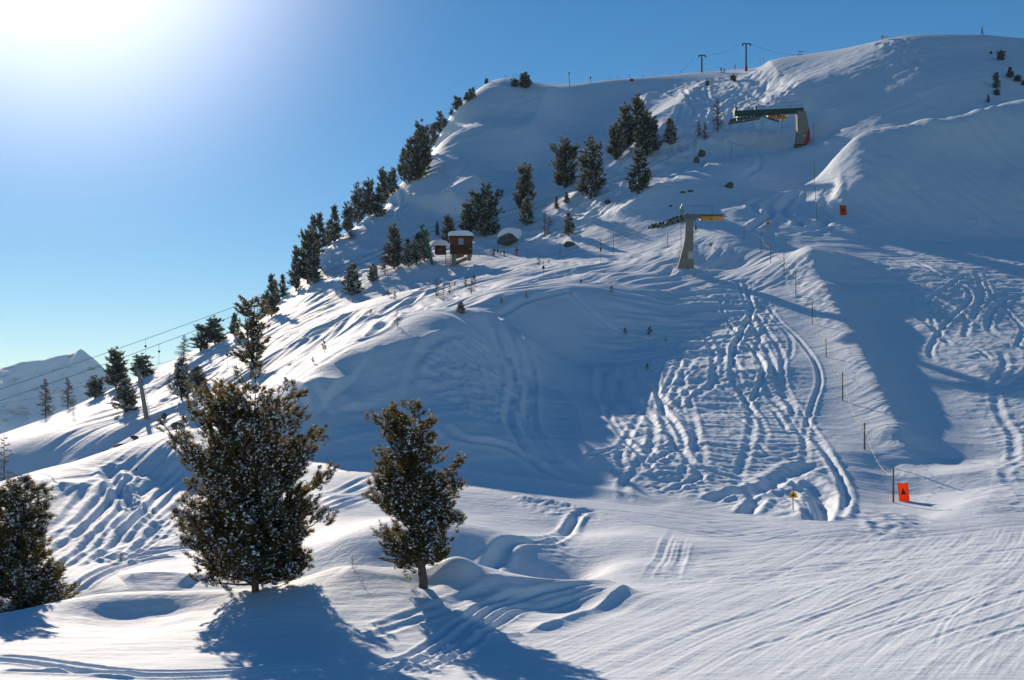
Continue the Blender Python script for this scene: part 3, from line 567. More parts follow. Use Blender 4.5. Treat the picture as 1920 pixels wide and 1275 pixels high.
# ------------------------------------------------------------------ distant range
def distant_range():
    """the snowy peak across the valley, about five kilometres off"""
    nx, ny = 420, 201; xs = np.linspace(-3600, 600, nx); ys = np.linspace(4000, 6000, ny); XX, YY = np.meshgrid(xs, ys, indexing='ij')
    prof = [(-3600, 20), (-2900, 150), (-2400, 190), (-2070, 236), (-1990, 262), (-1900, 270), (-1830, 288), (-1790, 294), (-1765, 303), (-1748, 318), (-1732, 308), (-1700, 282), (-1640, 225), (-1600, 185), (-1500, 120), (-1200, -60), (-900, -150), (600, -300)]
    px_, pz = zip(*prof); crest = np.interp(XX - 0.02 * (YY - 5000), px_, pz)
    dy = YY - 5000; rid = 1 - np.abs(tri_noise(XX / 420 + dy / 1500, dy / 900, 5)) * 2
    z = crest - np.where(dy < 0, -dy * .60 + 45 * np.sin(XX / 110.0 + dy / 500) * np.clip(-dy / 300, 0, 1), dy * .9) + 70 * rid * np.clip(np.abs(dy) / 500, 0, 1) + 30 * tri_noise(XX / 160, YY / 160, 6) * np.clip(np.abs(dy) / 200, 0.06, 1) + 9 * tri_noise(XX / 60, YY / 60, 8) * np.clip(np.abs(dy) / 60, .25, 1) + 5 * tri_noise(XX / 24, YY / 30, 18) * np.clip(np.abs(dy) / 60, .35, 1)
    o = grid_mesh('distant_mountain', XX, YY, z, M['far_snow']); tag(o, kind='structure')
def mat_far():
    m = bpy.data.materials.new('far_mountain'); m.use_nodes = True; nt = m.node_tree; b = nt.nodes['Principled BSDF']; b.inputs['Roughness'].default_value = 0.9
    g = nt.nodes.new('ShaderNodeNewGeometry'); sx = nt.nodes.new('ShaderNodeSeparateXYZ'); nt.links.new(g.outputs['Normal'], sx.inputs[0])
    tc = nt.nodes.new('ShaderNodeTexCoord'); mp = nt.nodes.new('ShaderNodeMapping'); mp.inputs['Scale'].default_value = (1, .6, 3); n_ = nt.nodes.new('ShaderNodeTexNoise'); n_.inputs['Scale'].default_value = 0.009; n_.inputs['Detail'].default_value = 8; n_.inputs['Roughness'].default_value = .7
    nt.links.new(tc.outputs['Object'], mp.inputs[0]); nt.links.new(mp.outputs[0], n_.inputs['Vector'])
    cr = nt.nodes.new('ShaderNodeValToRGB'); cr.color_ramp.elements[0].position = .56; cr.color_ramp.elements[0].color = (.78, .83, .9, 1); cr.color_ramp.elements[1].position = .64; cr.color_ramp.elements[1].color = (.22, .22, .23, 1)
    nt.links.new(n_.outputs[0], cr.inputs[0]); nt.links.new(cr.outputs[0], b.inputs['Base Color']); return m
M['far_snow'] = mat_far(); distant_range()

# ------------------------------------------------------------------ trees
def prof_r(tab, h):
    return np.interp(h, [t[0] for t in tab], [t[1] for t in tab])
def tuft_template(rg, nb, long_, wide):
    v = []; f = []
    for k in range(nb):
        th = rg.uniform(0, 2 * math.pi); el = rg.uniform(-0.05, 1.35); d = np.array([math.cos(th) * math.cos(el), math.sin(th) * math.cos(el), math.sin(el)])
        sd = np.cross(d, rg.normal(size=3)); sd /= np.linalg.norm(sd); l = long_ * rg.uniform(.65, 1.25); b = len(v); st = d * l * .05
        v += [st - sd * wide * .5, st + sd * wide * .5, d * l * .7 + sd * wide * .55, d * l, d * l * .7 - sd * wide * .55]; f.append((b, b + 1, b + 2, b + 3, b + 4))
    return np.array(v), f
def snow_template(rg, r):
    v = []; 
    for z, rr, k in ((-.25, .8, 5), (.3, .95, 5)):
        for j in range(k): t = 2 * math.pi * j / k + z * 2; q = rg.uniform(.45, 1.35); v.append((math.cos(t) * r * rr * q, math.sin(t) * r * rr * q, z * r * rg.uniform(.9, 1.9)))
    v.append((0, 0, .55 * r)); v.append((0, 0, -.45 * r))
    f = [(j, (j + 1) % 5, 5 + (j + 1) % 5, 5 + j) for j in range(5)] + [(5 + j, 5 + (j + 1) % 5, 10) for j in range(5)] + [((j + 1) % 5, j, 11) for j in range(5)]
    return np.array(v), f
def mesh_from(name, V, Fc, mat, smooth=False):
    me = bpy.data.meshes.new(name); sizes = np.array([len(f) for f in Fc]); flat = np.fromiter((i for f in Fc for i in f), np.int32, int(sizes.sum()))
    me.vertices.add(len(V)); me.vertices.foreach_set('co', np.asarray(V, np.float32).ravel()); me.loops.add(len(flat)); me.loops.foreach_set('vertex_index', flat)
    me.polygons.add(len(sizes)); me.polygons.foreach_set('loop_start', np.concatenate([[0], np.cumsum(sizes)[:-1]]).astype(np.int32))
    if smooth: me.polygons.foreach_set('use_smooth', np.ones(len(sizes), bool))
    me.update(calc_edges=True); me.materials.append(mat); return me
def scatter(tmpls, P_, Rz, S_, tilt):
    """copies of small shapes at points P_, turned by Rz and leant outwards by tilt (vectors)"""
    Vs = []; Fs = []; base = 0
    for i in range(len(P_)):
        v, f = tmpls[i % len(tmpls)]; c, s_ = math.cos(Rz[i]), math.sin(Rz[i])
        w_ = v @ np.array([[c, s_, 0], [-s_, c, 0], [0, 0, 1]]); t = tilt[i]; w_ = w_ * S_[i]; w_ = w_ + np.outer(w_[:, 2], t); Vs.append(w_ + P_[i]); Fs += [tuple(k + base for k in q) for q in f]; base += len(v)
    return np.vstack(Vs), Fs
def make_pine(name, H, left, right, n_limb, tuft, nb, seed, label, cat='pine tree', group=None, trunk_r=0.02, base=0.04, snow=0.55, tops=((0, 0, 1.0),), mat='needles', gap=0.0, upturn=0.55, dens=1.0, lean=0.0, snow_r=0.34, extra=(), bw=.17):
    """stone pine: trunk with upswept limbs, tufts of needles set along every twig, clods of snow caught on top of them.
    left/right: (height 0..1, reach as a fraction of H) seen from the valley side; depth reach is their mean"""
    rg = np.random.default_rng(seed); root = empty(name, (0, 0, 0), 0, label, cat, group)
    tr = MB(); tip = Vector((lean * H, 0, H * .97)); tp = [Vector((0, 0, -.03 * H))] + [Vector((lean * H * t ** 1.3 + rg.normal() * .004 * H, rg.normal() * .004 * H, t * H * .97)) for t in (.03, .12, .25, .4, .55, .7, .85, .97)]
    tr.tube(tp, [trunk_r * H * q for q in (1.45, 1.15, 1.0, .92, .8, .66, .5, .32, .1)], 9)
    for (tx, ty, th) in tops[1:]: tr.tube([(0, 0, .25 * H), (tx * .5 * H, ty * .5 * H, .5 * H), (tx * H, ty * H, th * H * .97)], [trunk_r * H * .6, trunk_r * H * .45, trunk_r * H * .1], 6)
    pts = []; nrm = []; wts = []
    for k in range(n_limb):
        h0 = base + (1 - base) * (k + rg.uniform(0, 1)) / n_limb; h0 = min(h0, .985); az = rg.uniform(0, 2 * math.pi)
        tx, ty, th = tops[rg.integers(len(tops))]; h_ = h0 * th
        cx, sy = math.cos(az), math.sin(az); L1 = prof_r(left, h_); R1 = prof_r(right, h_); rr = (R1 if cx > 0 else L1) * abs(cx) + .5 * (L1 + R1) * .92 * (1 - abs(cx))
        rr = max(rr * rg.uniform(.62, 1.06), .015)
        if gap and rg.uniform() < gap: rr *= rg.uniform(.35, .7)
        lift = rr * upturn * min(1.6, .15 + 2.2 * h_); hs = max(h_ - lift * .55, base * .7)
        axis = np.array([(tx * min(1, h_ * 1.2) + lean * h_ ** 1.3) * H, ty * min(1, h_ * 1.2) * H])
        q = []
        for t in np.linspace(0, 1, 7): q.append(np.array([axis[0] + cx * rr * t * H, axis[1] + sy * rr * t * H, (hs + lift * t ** 1.8 * .9 + rg.normal() * .004) * H]))
        tr.tube([Vector(p) for p in q], [max(trunk_r * H * .26 * (1 - t) * (.5 + rr * 3), .006 * H * .3) + .0008 * H for t in np.linspace(0, 1, 7)], 4, False)
        # upright plumes: short shoots along the limb, each a little column of tufts
        n_s = max(2, int(dens * rr * H / tuft * .95))
        for i in range(n_s):
            t = rg.uniform(.18, 1.0) ** .7; f = t * 6; j = min(int(f), 5); p = q[j] * (1 - (f - j)) + q[j + 1] * (f - j)
            d = np.array([cx * .55, sy * .55, 0]) + rg.normal(size=3) * .33; d[2] = rg.uniform(.55, 1.0) * (upturn + .35); d /= np.linalg.norm(d)
            p = p + rg.normal(size=3) * np.array([1, 1, .5]) * (.03 + .08 * rr) * H * .6
            ln = rg.uniform(1.6, 3.6) * tuft * (1.1 - .35 * h_)
            m_ = int(ln / tuft * 1.9) + 2; wt = rg.choice([.12, .5, 1.5])
            for w_ in range(m_):
                u_ = (w_ + .5) / m_; pp = p + d * ln * u_ + rg.normal(size=3) * tuft * .20 * (1.2 - .5 * u_); pp[2] = max(pp[2], base * .35 * H); pts.append(pp); nrm.append(d * np.array([1, 1, 0]) * .7 + rg.normal(size=3) * .2); wts.append(wt)
    for (a, b, cnt, sp) in extra:
        a, b = np.array(a) * H, np.array(b) * H; tr.tube([Vector((a * (1 - t) + b * t + np.array([0, 0, .02 * H * (t * t - t)]))) for t in (0, .25, .5, .75, 1)], [.004 * H * (1.1 - t * .9) for t in (0, .25, .5, .75, 1)], 4, False)
        for i in range(cnt): t = rg.uniform(.2, 1.02); p = a * (1 - t) + b * t + rg.normal(size=3) * sp * H * (1.15 - .7 * t) ; pts.append(p); nrm.append(rg.normal(size=3) * .3); wts.append(.8)
    pts = np.array(pts); nrm = np.array(nrm); n_ = len(pts)
    tm = [tuft_template(rg, nb, tuft, tuft * bw) for _ in range(5)]
    V, Fc = scatter(tm, pts, rg.uniform(0, 6.28, n_), rg.uniform(.7, 1.25, n_), nrm)
    tr.build('trunk', M['bark'], root)
    c = link(bpy.data.objects.new('crown', mesh_from(name + '_crown', V, Fc, M[mat]))); c.parent = root
    # snow lies where it can settle: the upper tufts of each column of branches keep more of it
    fld = np.sin(pts[:, 0] * 5.3 / H * 3 + seed) + np.sin(pts[:, 2] * 6.1 / H * 3 + pts[:, 0] * 9 / H) + .9 * pts[:, 0] / H * 3 - .8 * pts[:, 1] / H * 3
    sel = np.where(rg.uniform(size=n_) < np.clip(snow * (1 + .35 * fld) * np.array(wts) * 1.25, .03, .95))[0]; st = [snow_template(rg, tuft * snow_r) for _ in range(5)]
    sel = np.repeat(sel, 2)
    sp = pts[sel] + np.array([0, 0, tuft * .42]) + rg.normal(size=(len(sel), 3)) * tuft * .34
    V, Fc = scatter(st, sp, rg.uniform(0, 6.28, len(sel)), rg.uniform(.35, 1.0, len(sel)) * (1 + .5 * (np.array(wts)[sel] > 1)), rg.normal(size=(len(sel), 3)) * .25)
    s_ = link(bpy.data.objects.new('snow_cover', mesh_from(name + '_snow', V, Fc, M['clump'], False))); s_.parent = root; s_['kind'] = 'stuff'
    return root
def make_larch(name, H, wid, seed, mat, label, n_br=60, group=None, cat='larch'):
    rg = np.random.default_rng(seed); root = empty(name, (0, 0, 0), 0, label, cat, group); tr = MB()
    tr.tube([(0, 0, -.03 * H), (rg.normal() * .01 * H, 0, .4 * H), (rg.normal() * .015 * H, 0, H)], [.02 * H, .013 * H, .003 * H], 6); tr.build('trunk', M['bark'], root)
    br = MB()
    for k in range(n_br):
        h = .08 + .9 * (k / n_br) ** .95; L_ = wid * H * (1.0 - h) ** .7 * rg.uniform(.55, 1.1) + .02 * H; az = rg.uniform(0, 6.28); d = Vector((math.cos(az), math.sin(az), rg.uniform(-.12, .35)))
        p0 = Vector((0, 0, h * H)); p1 = p0 + d * L_ * .55; p2 = p0 + d * L_ + Vector((0, 0, rg.uniform(-.01, .03) * H)); br.tube([p0, p1, p2], [.0075 * H, .005 * H, .003 * H], 3, False)
        for j in range(14):
            t = rg.uniform(.2, 1); q = p0.lerp(p2, t); dd = Vector((rg.normal(), rg.normal(), rg.normal() * .8)).normalized(); br.tube([q, q + dd * L_ * .28], [.0038 * H, .002 * H], 3, False)
    br.build('branches', M[mat], root); return root
def hpx(px, yb, yt, d): return (yb - yt) / F * d
# three near pines on the knoll
H1 = 405 / F * 52.5; p = at(480, 1110, 52.5)
t1 = make_pine('stone_pine', H1, [(0, .20), (.04, .27), (.15, .29), (.25, .27), (.36, .23), (.5, .17), (.58, .17), (.66, .24), (.76, .26), (.86, .22), (.95, .13), (1, .02)],
    [(0, .14), (.04, .20), (.12, .25), (.25, .275), (.36, .275), (.5, .25), (.62, .21), (.72, .17), (.8, .145), (.87, .12), (.95, .08), (1, .02)], 250, .185, 22, 101,
    'huge snow-speckled stone pine with several tops, the bigger on the near knoll', 'pine tree', trunk_r=.016, base=.045, snow=.85, tops=((0, 0, 1.0), (-.16, .05, .93), (.12, -.02, .95), (-.26, -.05, .86), (.17, .08, .80), (-.08, -.12, .9)), upturn=.5, dens=1.15, snow_r=.29, bw=.075,
    extra=[((-.12, 0, .28), (-.385, .02, .42), 150, .030), ((-.12, -.05, .26), (-.395, -.05, .355), 150, .028), ((-.1, .03, .2), (-.40, .03, .295), 170, .026), ((-.08, -.03, .14), (-.37, -.03, .235), 150, .026), ((-.10, .0, .34), (-.35, .0, .50), 150, .034), ((.1, 0, .2), (.27, 0, .27), 110, .03), ((.08, 0, .1), (.26, .0, .16), 110, .03), ((-.12, 0, .42), (-.30, 0, .58), 140, .034)])
t1.location = p; t1.scale = (.90, .92, 1.0)
H2 = 352 / F * 53.2; p = at(792, 1101)
t2 = make_pine('stone_pine', H2, [(0, .0), (.1, .10), (.17, .20), (.28, .24), (.43, .25), (.5, .23), (.6, .21), (.71, .20), (.85, .19), (.94, .13), (1, .03)],
    [(0, .0), (.1, .08), (.17, .17), (.28, .21), (.43, .18), (.52, .17), (.6, .15), (.7, .12), (.8, .09), (.9, .07), (1, .03)], 185, .175, 22, 202,
    'smaller snow-speckled pine with bare lower trunk, right of the huge pine on the knoll', 'pine tree', trunk_r=.024, base=.13, snow=.85, tops=((-.03, 0, 1.0), (-.17, .03, .93), (-.10, -.03, .95), (.0, .05, .9)), upturn=.5, dens=1.15, snow_r=.29, bw=.075, lean=-.02,
    extra=[((.06, 0, .5), (.245, 0, .70), 110, .026), ((.05, 0, .42), (.245, .0, .56), 110, .026), ((.05, 0, .33), (.255, -.02, .37), 110, .028), ((-.08, 0, .40), (-.345, 0, .50), 130, .028), ((-.08, 0, .5), (-.28, .0, .61), 100, .028), ((-.04, 0, .08), (-.14, 0, .13), 60, .03)])
t2.location = p; t2.scale = (.86, .9, .965)
H3 = 275 / F * 56; p = at(28, 1142, 56)
t3 = make_pine('stone_pine', H3, [(0, .12), (.1, .34), (.3, .36), (.5, .28), (.7, .2), (.9, .12), (1, .03)], [(0, .12), (.08, .30), (.2, .33), (.32, .29), (.5, .2), (.6, .16), (.8, .14), (.93, .10), (1, .03)], 180, .185, 20, 303,
    'snow-speckled stone pine cut off by the left edge, standing behind the knoll', 'pine tree', trunk_r=.022, base=.05, snow=.9, tops=((.03, 0, 1.0), (-.05, .03, .95), (.08, 0, .93)), upturn=.4, dens=1.15, snow_r=.29, bw=.075)
t3.location = p

# middle-distance kinds, each built once at unit scale and then copied
KIND = {}
def proto(key, px, yb, yt, d, label, **kw):
    H = 10.0; a = dict(n_limb=100, tuft=.40, nb=9, upturn=.42, snow=.55, mat='needles_far', trunk_r=.02, base=.05, dens=1.25, snow_r=.27); a.update(kw)
    left = a.pop('left'); right = a.pop('right', left)
    o = make_pine('stone_pine', H, left, right, a.pop('n_limb'), a.pop('tuft'), a.pop('nb'), a.pop('seed'), label, 'pine tree', **a); KIND[key] = o; return o
OV = [(0, .12), (.08, .19), (.2, .235), (.4, .22), (.6, .18), (.8, .13), (.93, .08), (1, .02)]
proto('A', 0, 0, 0, 0, '', left=OV, seed=11, tops=((0, 0, 1), (-.07, .02, .9), (.06, 0, .93)))
proto('B', 0, 0, 0, 0, '', left=[(0, .1), (.1, .2), (.3, .21), (.5, .2), (.7, .17), (.88, .12), (1, .04)], right=[(0, .12), (.1, .24), (.3, .22), (.5, .16), (.7, .13), (.9, .09), (1, .03)], seed=12, tops=((.0, 0, 1), (.08, .03, .86)), gap=.25)
proto('C', 0, 0, 0, 0, '', left=[(0, .1), (.08, .2), (.25, .19), (.45, .15), (.65, .11), (.85, .06), (1, .01)], seed=13, gap=.3, n_limb=83)
proto('D', 0, 0, 0, 0, '', left=[(0, .14), (.1, .27), (.25, .26), (.5, .25), (.7, .22), (.88, .15), (1, .04)], seed=14, tops=((0, 0, 1), (-.12, 0, .88), (.13, .03, .84)), n_limb=108)
proto('E', 0, 0, 0, 0, '', left=[(0, .06), (.08, .11), (.3, .12), (.6, .1), (.85, .06), (1, .01)], seed=15, n_limb=71, gap=.3, dens=1.3)
proto('S', 0, 0, 0, 0, '', left=[(0, .12), (.08, .20), (.3, .19), (.5, .16), (.75, .12), (.9, .07), (1, .015)], seed=16, snow=.62, snow_r=.36, n_limb=93)
USED = set()
def pine(key, px, yb, yt, d, label, wpx=None, group=None, far=True):
    """put a copy of a kind where its foot shows, scaled to the height it shows"""
    pos = at(px, yb, d, .05, not (px < 380 and yb > 760)); h = ((HZ - yt) / F * pos.y - pos.z) / 10.0 * 1.02 if abs((HZ - yb) / F * pos.y - pos.z) < 3 else (yb - yt) / F * pos.y / 10.0; src = KIND[key]
    ww = {'A': .46, 'B': .44, 'C': .38, 'D': .54, 'E': .24, 'S': .40}[key]; wx = h if not wpx else (wpx / F * pos.y) / (ww * 10.0) * .86
    rz = (px * 2.39996) % 6.283; rz = 0 if wpx and abs(wx / h - 1) > .6 else rz
    if key not in USED:
        USED.add(key); src.location = pos; src.rotation_euler.z = rz; src.scale = (wx, wx, h); src['label'] = label
        if group: src['group'] = group
        return src
    return copy_thing(src, pos, rz, (wx, wx, h), label, group)
SK = 'pines along the left skyline ridge'; MS = 'pines on the middle slope'
T = [  # kind, column, foot row, top row, distance, width, label, group
 ('A', 218, 727, 655, 222, 44, 'rounded dark pine on the lower left skyline, larger of the pair above the lift pylon', SK),
 ('A', 268, 708, 665, 230, 40, 'rounded dark skyline pine, smaller of the pair, just right of the lift pylon head', SK),
 ('B', 178, 747, 707, 214, 36, 'low dark skyline pine before the distant mountain, right of the two bare larches', SK),
 ('S', 235, 812, 715, 172, 46, 'snowy slim pine standing immediately left of the slanting lift pylon', MS),
 ('S', 340, 794, 720, 168, 38, 'snowy slim pine, left and shorter of the pair behind the huge near pine', MS),
 ('S', 369, 772, 690, 176, 42, 'snowy slim pine, right and taller of the pair behind the huge near pine', MS),
 ('E', 377, 657, 612, 238, 32, 'dark pine on the skyline, left of two touching pines above the snowy pair', SK),
 ('A', 403, 645, 595, 240, 38, 'dark round skyline pine, right and taller of two touching pines above the snowy pair', SK),
 ('C', 440, 632, 590, 243, 22, 'thin small pine on the skyline, peeping out left of the tall ragged pine', SK),
 ('E', 497, 545, 508, 262, 18, 'little narrow pine, lowest of the dense row up the skyline ridge', SK),
 ('C', 509, 594, 520, 244, 28, 'pointed dark pine just below the skyline, up and right of the tall ragged pine', SK),
 ('C', 517, 532, 490, 268, 18, 'small pointed pine, left of a little pair at the foot of the skyline row', SK),
 ('C', 530, 530, 488, 268, 18, 'small pointed pine, right of a little pair at the foot of the skyline row', SK),
 ('C', 555, 545, 467, 262, 26, 'tall slim pine at the left end of the first thick clump on the skyline', SK),
 ('A', 577, 530, 430, 270, 44, 'tallest broad pine of the first thick clump on the skyline', SK),
 ('B', 588, 532, 473, 262, 30, 'dark lower pine at the front of the first thick clump on the skyline', SK),
 ('C', 599, 470, 405, 279, 30, 'pointed pine rising from the top of the first thick clump on the skyline', SK),
 ('C', 587, 480, 410, 282, 26, 'pointed pine, half hidden behind the top of the first thick clump', SK),
 ('C', 627, 455, 390, 284, 28, 'lone spruce-like pine with a long spire, standing free right of the first clump', SK),
 ('E', 616, 442, 420, 290, 16, 'stub of a pine on the skyline behind the lone spired pine', SK),
 ('B', 652, 420, 382, 288, 26, 'small rounded pine just left of a larger rounded pine halfway up the skyline', SK),
 ('B', 670, 403, 348, 293, 28, 'rounded pine, lowest of three leaning shoulder to shoulder on the skyline', SK),
 ('A', 690, 386, 337, 300, 26, 'rounded pine, middle of three leaning shoulder to shoulder on the skyline', SK),
 ('B', 708, 407, 357, 297, 34, 'dark spreading pine hanging below the skyline under the three rounded pines', SK),
 ('A', 718, 376, 317, 306, 26, 'narrow tall pine, highest of the three leaning together on the skyline', SK),
 ('B', 735, 366, 318, 313, 28, 'dense pine with a blunt top between the leaning three and the tall cluster', SK),
 ('C', 757, 340, 282, 322, 24, 'slim pine at the lower left corner of the tall skyline cluster', SK),
 ('C', 767, 342, 268, 322, 28, 'slim pine, second from the left in the tall skyline cluster', SK),
 ('A', 779, 338, 254, 327, 34, 'tall pine in the middle of the tall skyline cluster', SK),
 ('A', 791, 325, 230, 333, 36, 'tallest pine, crowning the tall skyline cluster', SK),
 ('C', 787, 336, 272, 322, 26, 'lower dark pine at the front of the tall skyline cluster', SK),
 ('C', 801, 300, 250, 344, 24, 'pine on the right shoulder of the tall skyline cluster', SK),
 ('E', 813, 272, 234, 353, 18, 'thin pine just above the tall skyline cluster', SK),
 ('E', 825, 250, 212, 360, 16, 'thin pointed pine, left of a pair high on the skyline', SK),
 ('E', 833, 240, 223, 366, 12, 'small pointed pine, right of a pair high on the skyline', SK),
 ('E', 846, 216, 206, 378, 8, 'tiny pine bush alone on the upper skyline between two groups', SK),
 ('E', 855, 207, 182, 384, 13, 'thin pine, left of two below the rounded summit', SK),
 ('C', 863, 200, 184, 388, 12, 'small pine, right of two below the rounded summit', SK),
 ('C', 875, 191, 174, 395, 12, 'small pine at the left of a trio just below the rounded summit', SK),
 ('C', 881, 188, 168, 399, 13, 'small pine in the middle of a trio just below the rounded summit', SK),
 ('C', 887, 184, 165, 402, 12, 'small pine at the right of a trio just below the rounded summit', SK),
 ('D', 912, 155, 147, 408, 8, 'tiny round pine on the left brow of the rounded summit', SK),
 ('D', 965, 163, 148, 400, 15, 'small round pine, lower of two on the rounded summit', 'pines on the rounded summit'),
 ('D', 985, 166, 137, 402, 26, 'larger dense pine, upper of two on the rounded summit', 'pines on the rounded summit'),
 ('S', 660, 554, 498, 212, 38, 'rounded snowy pine standing alone on the slope left of the hut knoll', MS),
 ('S', 700, 528, 497, 219, 22, 'small snowy pine beside the reddish larch left of the hut', MS),
 ('A', 739, 504, 424, 226, 34, 'tall dark pine rising above the reddish larch left of the hut', MS),
 ('S', 766, 500, 452, 229, 26, 'snow-laden pine, left of the frosty trio behind the green mast', MS),
 ('S', 781, 494, 447, 233, 26, 'snow-laden pine, middle of the frosty trio behind the green mast', MS),
 ('S', 796, 488, 434, 236, 28, 'snow-laden pine, right of the frosty trio, just left of the green mast', MS),
 ('E', 820, 442, 418, 262, 8, 'wisp of a pine on the open snow right of the green mast head', MS),
 ('A', 841, 455, 405, 246, 28, 'dark pine behind the snowy hut roof, first of the hut grove', MS),
 ('A', 876, 442, 378, 254, 28, 'dark pine of middle height behind the hut, second of the hut grove', MS),
 ('D', 911, 444, 350, 256, 54, 'broad tall pine right of the hut, biggest of the hut grove', MS),
 ('A', 983, 396, 310, 272, 36, 'tall dark pine uphill of the snow-capped boulder shelter', MS),
 ('S', 987, 423, 373, 262, 27, 'short snowy pine directly below the tall dark pine above the boulder shelter', MS),
 ('D', 1059, 353, 264, 292, 46, 'broad dense pine, left of the two big pines in the centre of the upper slope', MS),
 ('B', 1107, 372, 265, 282, 54, 'broad snow-dusted pine, right of two big pines in the centre of the upper slope', MS),
 ('A', 1172, 282, 196, 318, 32, 'tall pine on the left of the big upper grove', MS),
 ('D', 1155, 300, 234, 312, 34, 'shorter dark pine at the lower left of the big upper grove', MS),
 ('A', 1197, 272, 182, 324, 38, 'tallest pine at the back of the big upper grove', MS),
 ('D', 1214, 294, 214, 306, 50, 'broad snow-dusted pine on the right of the big upper grove', MS),
 ('C', 1198, 363, 285, 268, 46, 'open spindly pine standing alone below the big upper grove', MS),
 ('S', 1256, 271, 226, 312, 26, 'small pointed pine standing free right of the big upper grove', MS),
 ('D', 1375, 152, 140, 408, 13, 'dark round pine bush near the skyline below the tall lift mast', MS),
 ('D', 1327, 160, 151, 405, 8, 'tiny dark pine bush on the slope left of the round bush', MS),
 ('S', 1067, 442, 402, 238, 22, 'small snowy pine on a dark rock above the bright traverse', MS),
 ('S', 1062, 382, 362, 275, 12, 'tiny snowy pine between the two big centre pines', MS),
 ('C', 1043, 392, 370, 272, 10, 'tiny pine seedling down-left of the two big centre pines', MS),
 ('D', 1877, 113, 95, 290, 15, 'round dark pine high on the shaded slope at far right', MS),
 ('E', 1868, 166, 138, 285, 12, 'narrow dark pine on the shaded slope at far right, above a small bush', MS),
 ('D', 1869, 179, 167, 282, 12, 'little dark bush under the narrow pine at far right', MS),
 ('C', 1894, 146, 127, 288, 14, 'low dark pine, left of three stepping down at the right edge', MS),
 ('D', 1908, 153, 141, 286, 14, 'low dark pine, middle of three stepping down at the right edge', MS),
 ('D', 1920, 160, 150, 284, 10, 'low dark pine cut by the right edge, last of three stepping down', MS),
 ('D', 1858, 101, 96, 295, 5, 'speck of a pine bush upper left of the round pine at far right', MS),
 ('C', 1853, 192, 178, 278, 7, 'faint thin sapling above the bright lip at far right', MS),
 ('S', 864, 588, 567, None, 17, 'little dense pine by itself on the lit crest left of centre', MS),
 ('S', 1523, 0, 0, 0, 0, None, None),
]
for k_, px, yb, yt, d, wd, lab, g in T:
    if lab: pine(k_, px, yb, yt, d, lab, wd, g)
# the tall ragged pine
p = at(472, 708, 172, 0, True); H = 150 / F * p.y
t4 = make_pine('stone_pine', H, [(0, .05), (.08, .22), (.22, .21), (.35, .18), (.5, .16), (.65, .19), (.8, .2), (.93, .15), (1, .04)], [(0, .05), (.08, .12), (.2, .16), (.4, .24), (.5, .22), (.6, .18), (.75, .15), (.88, .15), (1, .05)], 66, .40, 9, 404,
    'tall ragged lumpy-topped pine on the left slope, directly above the huge near pine', 'pine tree', 'pines on the middle slope', trunk_r=.022, base=.1, snow=.30, tops=((0, 0, .95), (-.1, 0, .93), (.08, 0, 1.0)), mat='needles', gap=.35, upturn=.25, dens=1.15, lean=.04)
t4.location = p
# larches
LAR = {}
def larch(key, px, yb, yt, d, label, wpx, group='bare larches'):
    pos = at(px, yb, d, .03, yb < 750); h = (yb - yt) / F * pos.y / 8.0
    wx = (wpx / F * pos.y) / 5.0
    if key not in LAR: LAR[key] = make_larch('larch', 8.0, .36, 50 + len(LAR), {'r': 'larch', 'y': 'larch_yellow', 't': 'larch'}[key], label, {'r': 75, 'y': 40, 't': 26}[key], group); LAR[key].location = pos; LAR[key].scale = (wx, wx, h)
    else: copy_thing(LAR[key], pos, px * .7, (wx, wx, h), label, group)
for a_ in (('r', 85, 803, 728, 210, 'bare reddish larch, left of two in front of the distant mountain', 38), ('r', 127, 773, 714, 214, 'bare reddish larch, right of two in front of the distant mountain', 32), ('t', 138, 815, 765, 180, 'thin bare twiggy sapling below the right bare larch', 10),
    ('r', 345, 673, 628, 236, 'grey-brown larch on the skyline left of the two touching pines', 34), ('r', 318, 727, 698, 215, 'small bare larch on the streaky left slope above the snowy pair', 18), ('r', 656, 450, 413, 272, 'bare brown larch below the skyline near the lone spired pine', 24),
    ('r', 722, 514, 458, 222, 'reddish bare larch in front of the tall dark pine left of the hut', 32), ('r', 738, 504, 462, 223, 'second reddish larch, touching the tall dark pine left of the hut', 24), ('r', 1345, 246, 184, 318, 'bare red-brown larch standing left of the green lift station beam', 26), ('r', 1310, 257, 226, 300, 'small bare larch, left of a faint pair on the upper slope', 16),
    ('r', 1321, 262, 229, 298, 'small bare larch, right of a faint pair on the upper slope', 16), ('y', 1021, 442, 393, 246, 'yellowish bare larch above the bright traverse, right of the boulder shelter', 26), ('y', 1031, 425, 395, 250, 'smaller yellowish larch touching the bigger yellowish one', 16), ('y', 818, 558, 520, None, 'bare larch bush on the lit slope below the hut', 26), ('y', 832, 556, 528, None, 'faint bare twigs just right of the larch bush below the hut', 12), ('t', 884, 552, 518, None, 'thin bare larch with a small conifer beside it, below the hut', 22), ('t', 844, 551, 520, None, 'wispy bare sapling between two larch bushes below the hut', 12),
    ('t', 745, 613, 576, None, 'sparse bare saplings on the lit slope left of centre', 20), ('y', 1011, 497, 475, None, 'dry yellow twigs beside the bright traverse', 14), ('y', 987, 560, 545, None, 'faint dry twigs at the top edge of the shaded bowl', 12), ('t', 8, 905, 770, 100, 'bare branchy larch reaching in at the left edge above the near pine', 60)):
    larch(*a_)
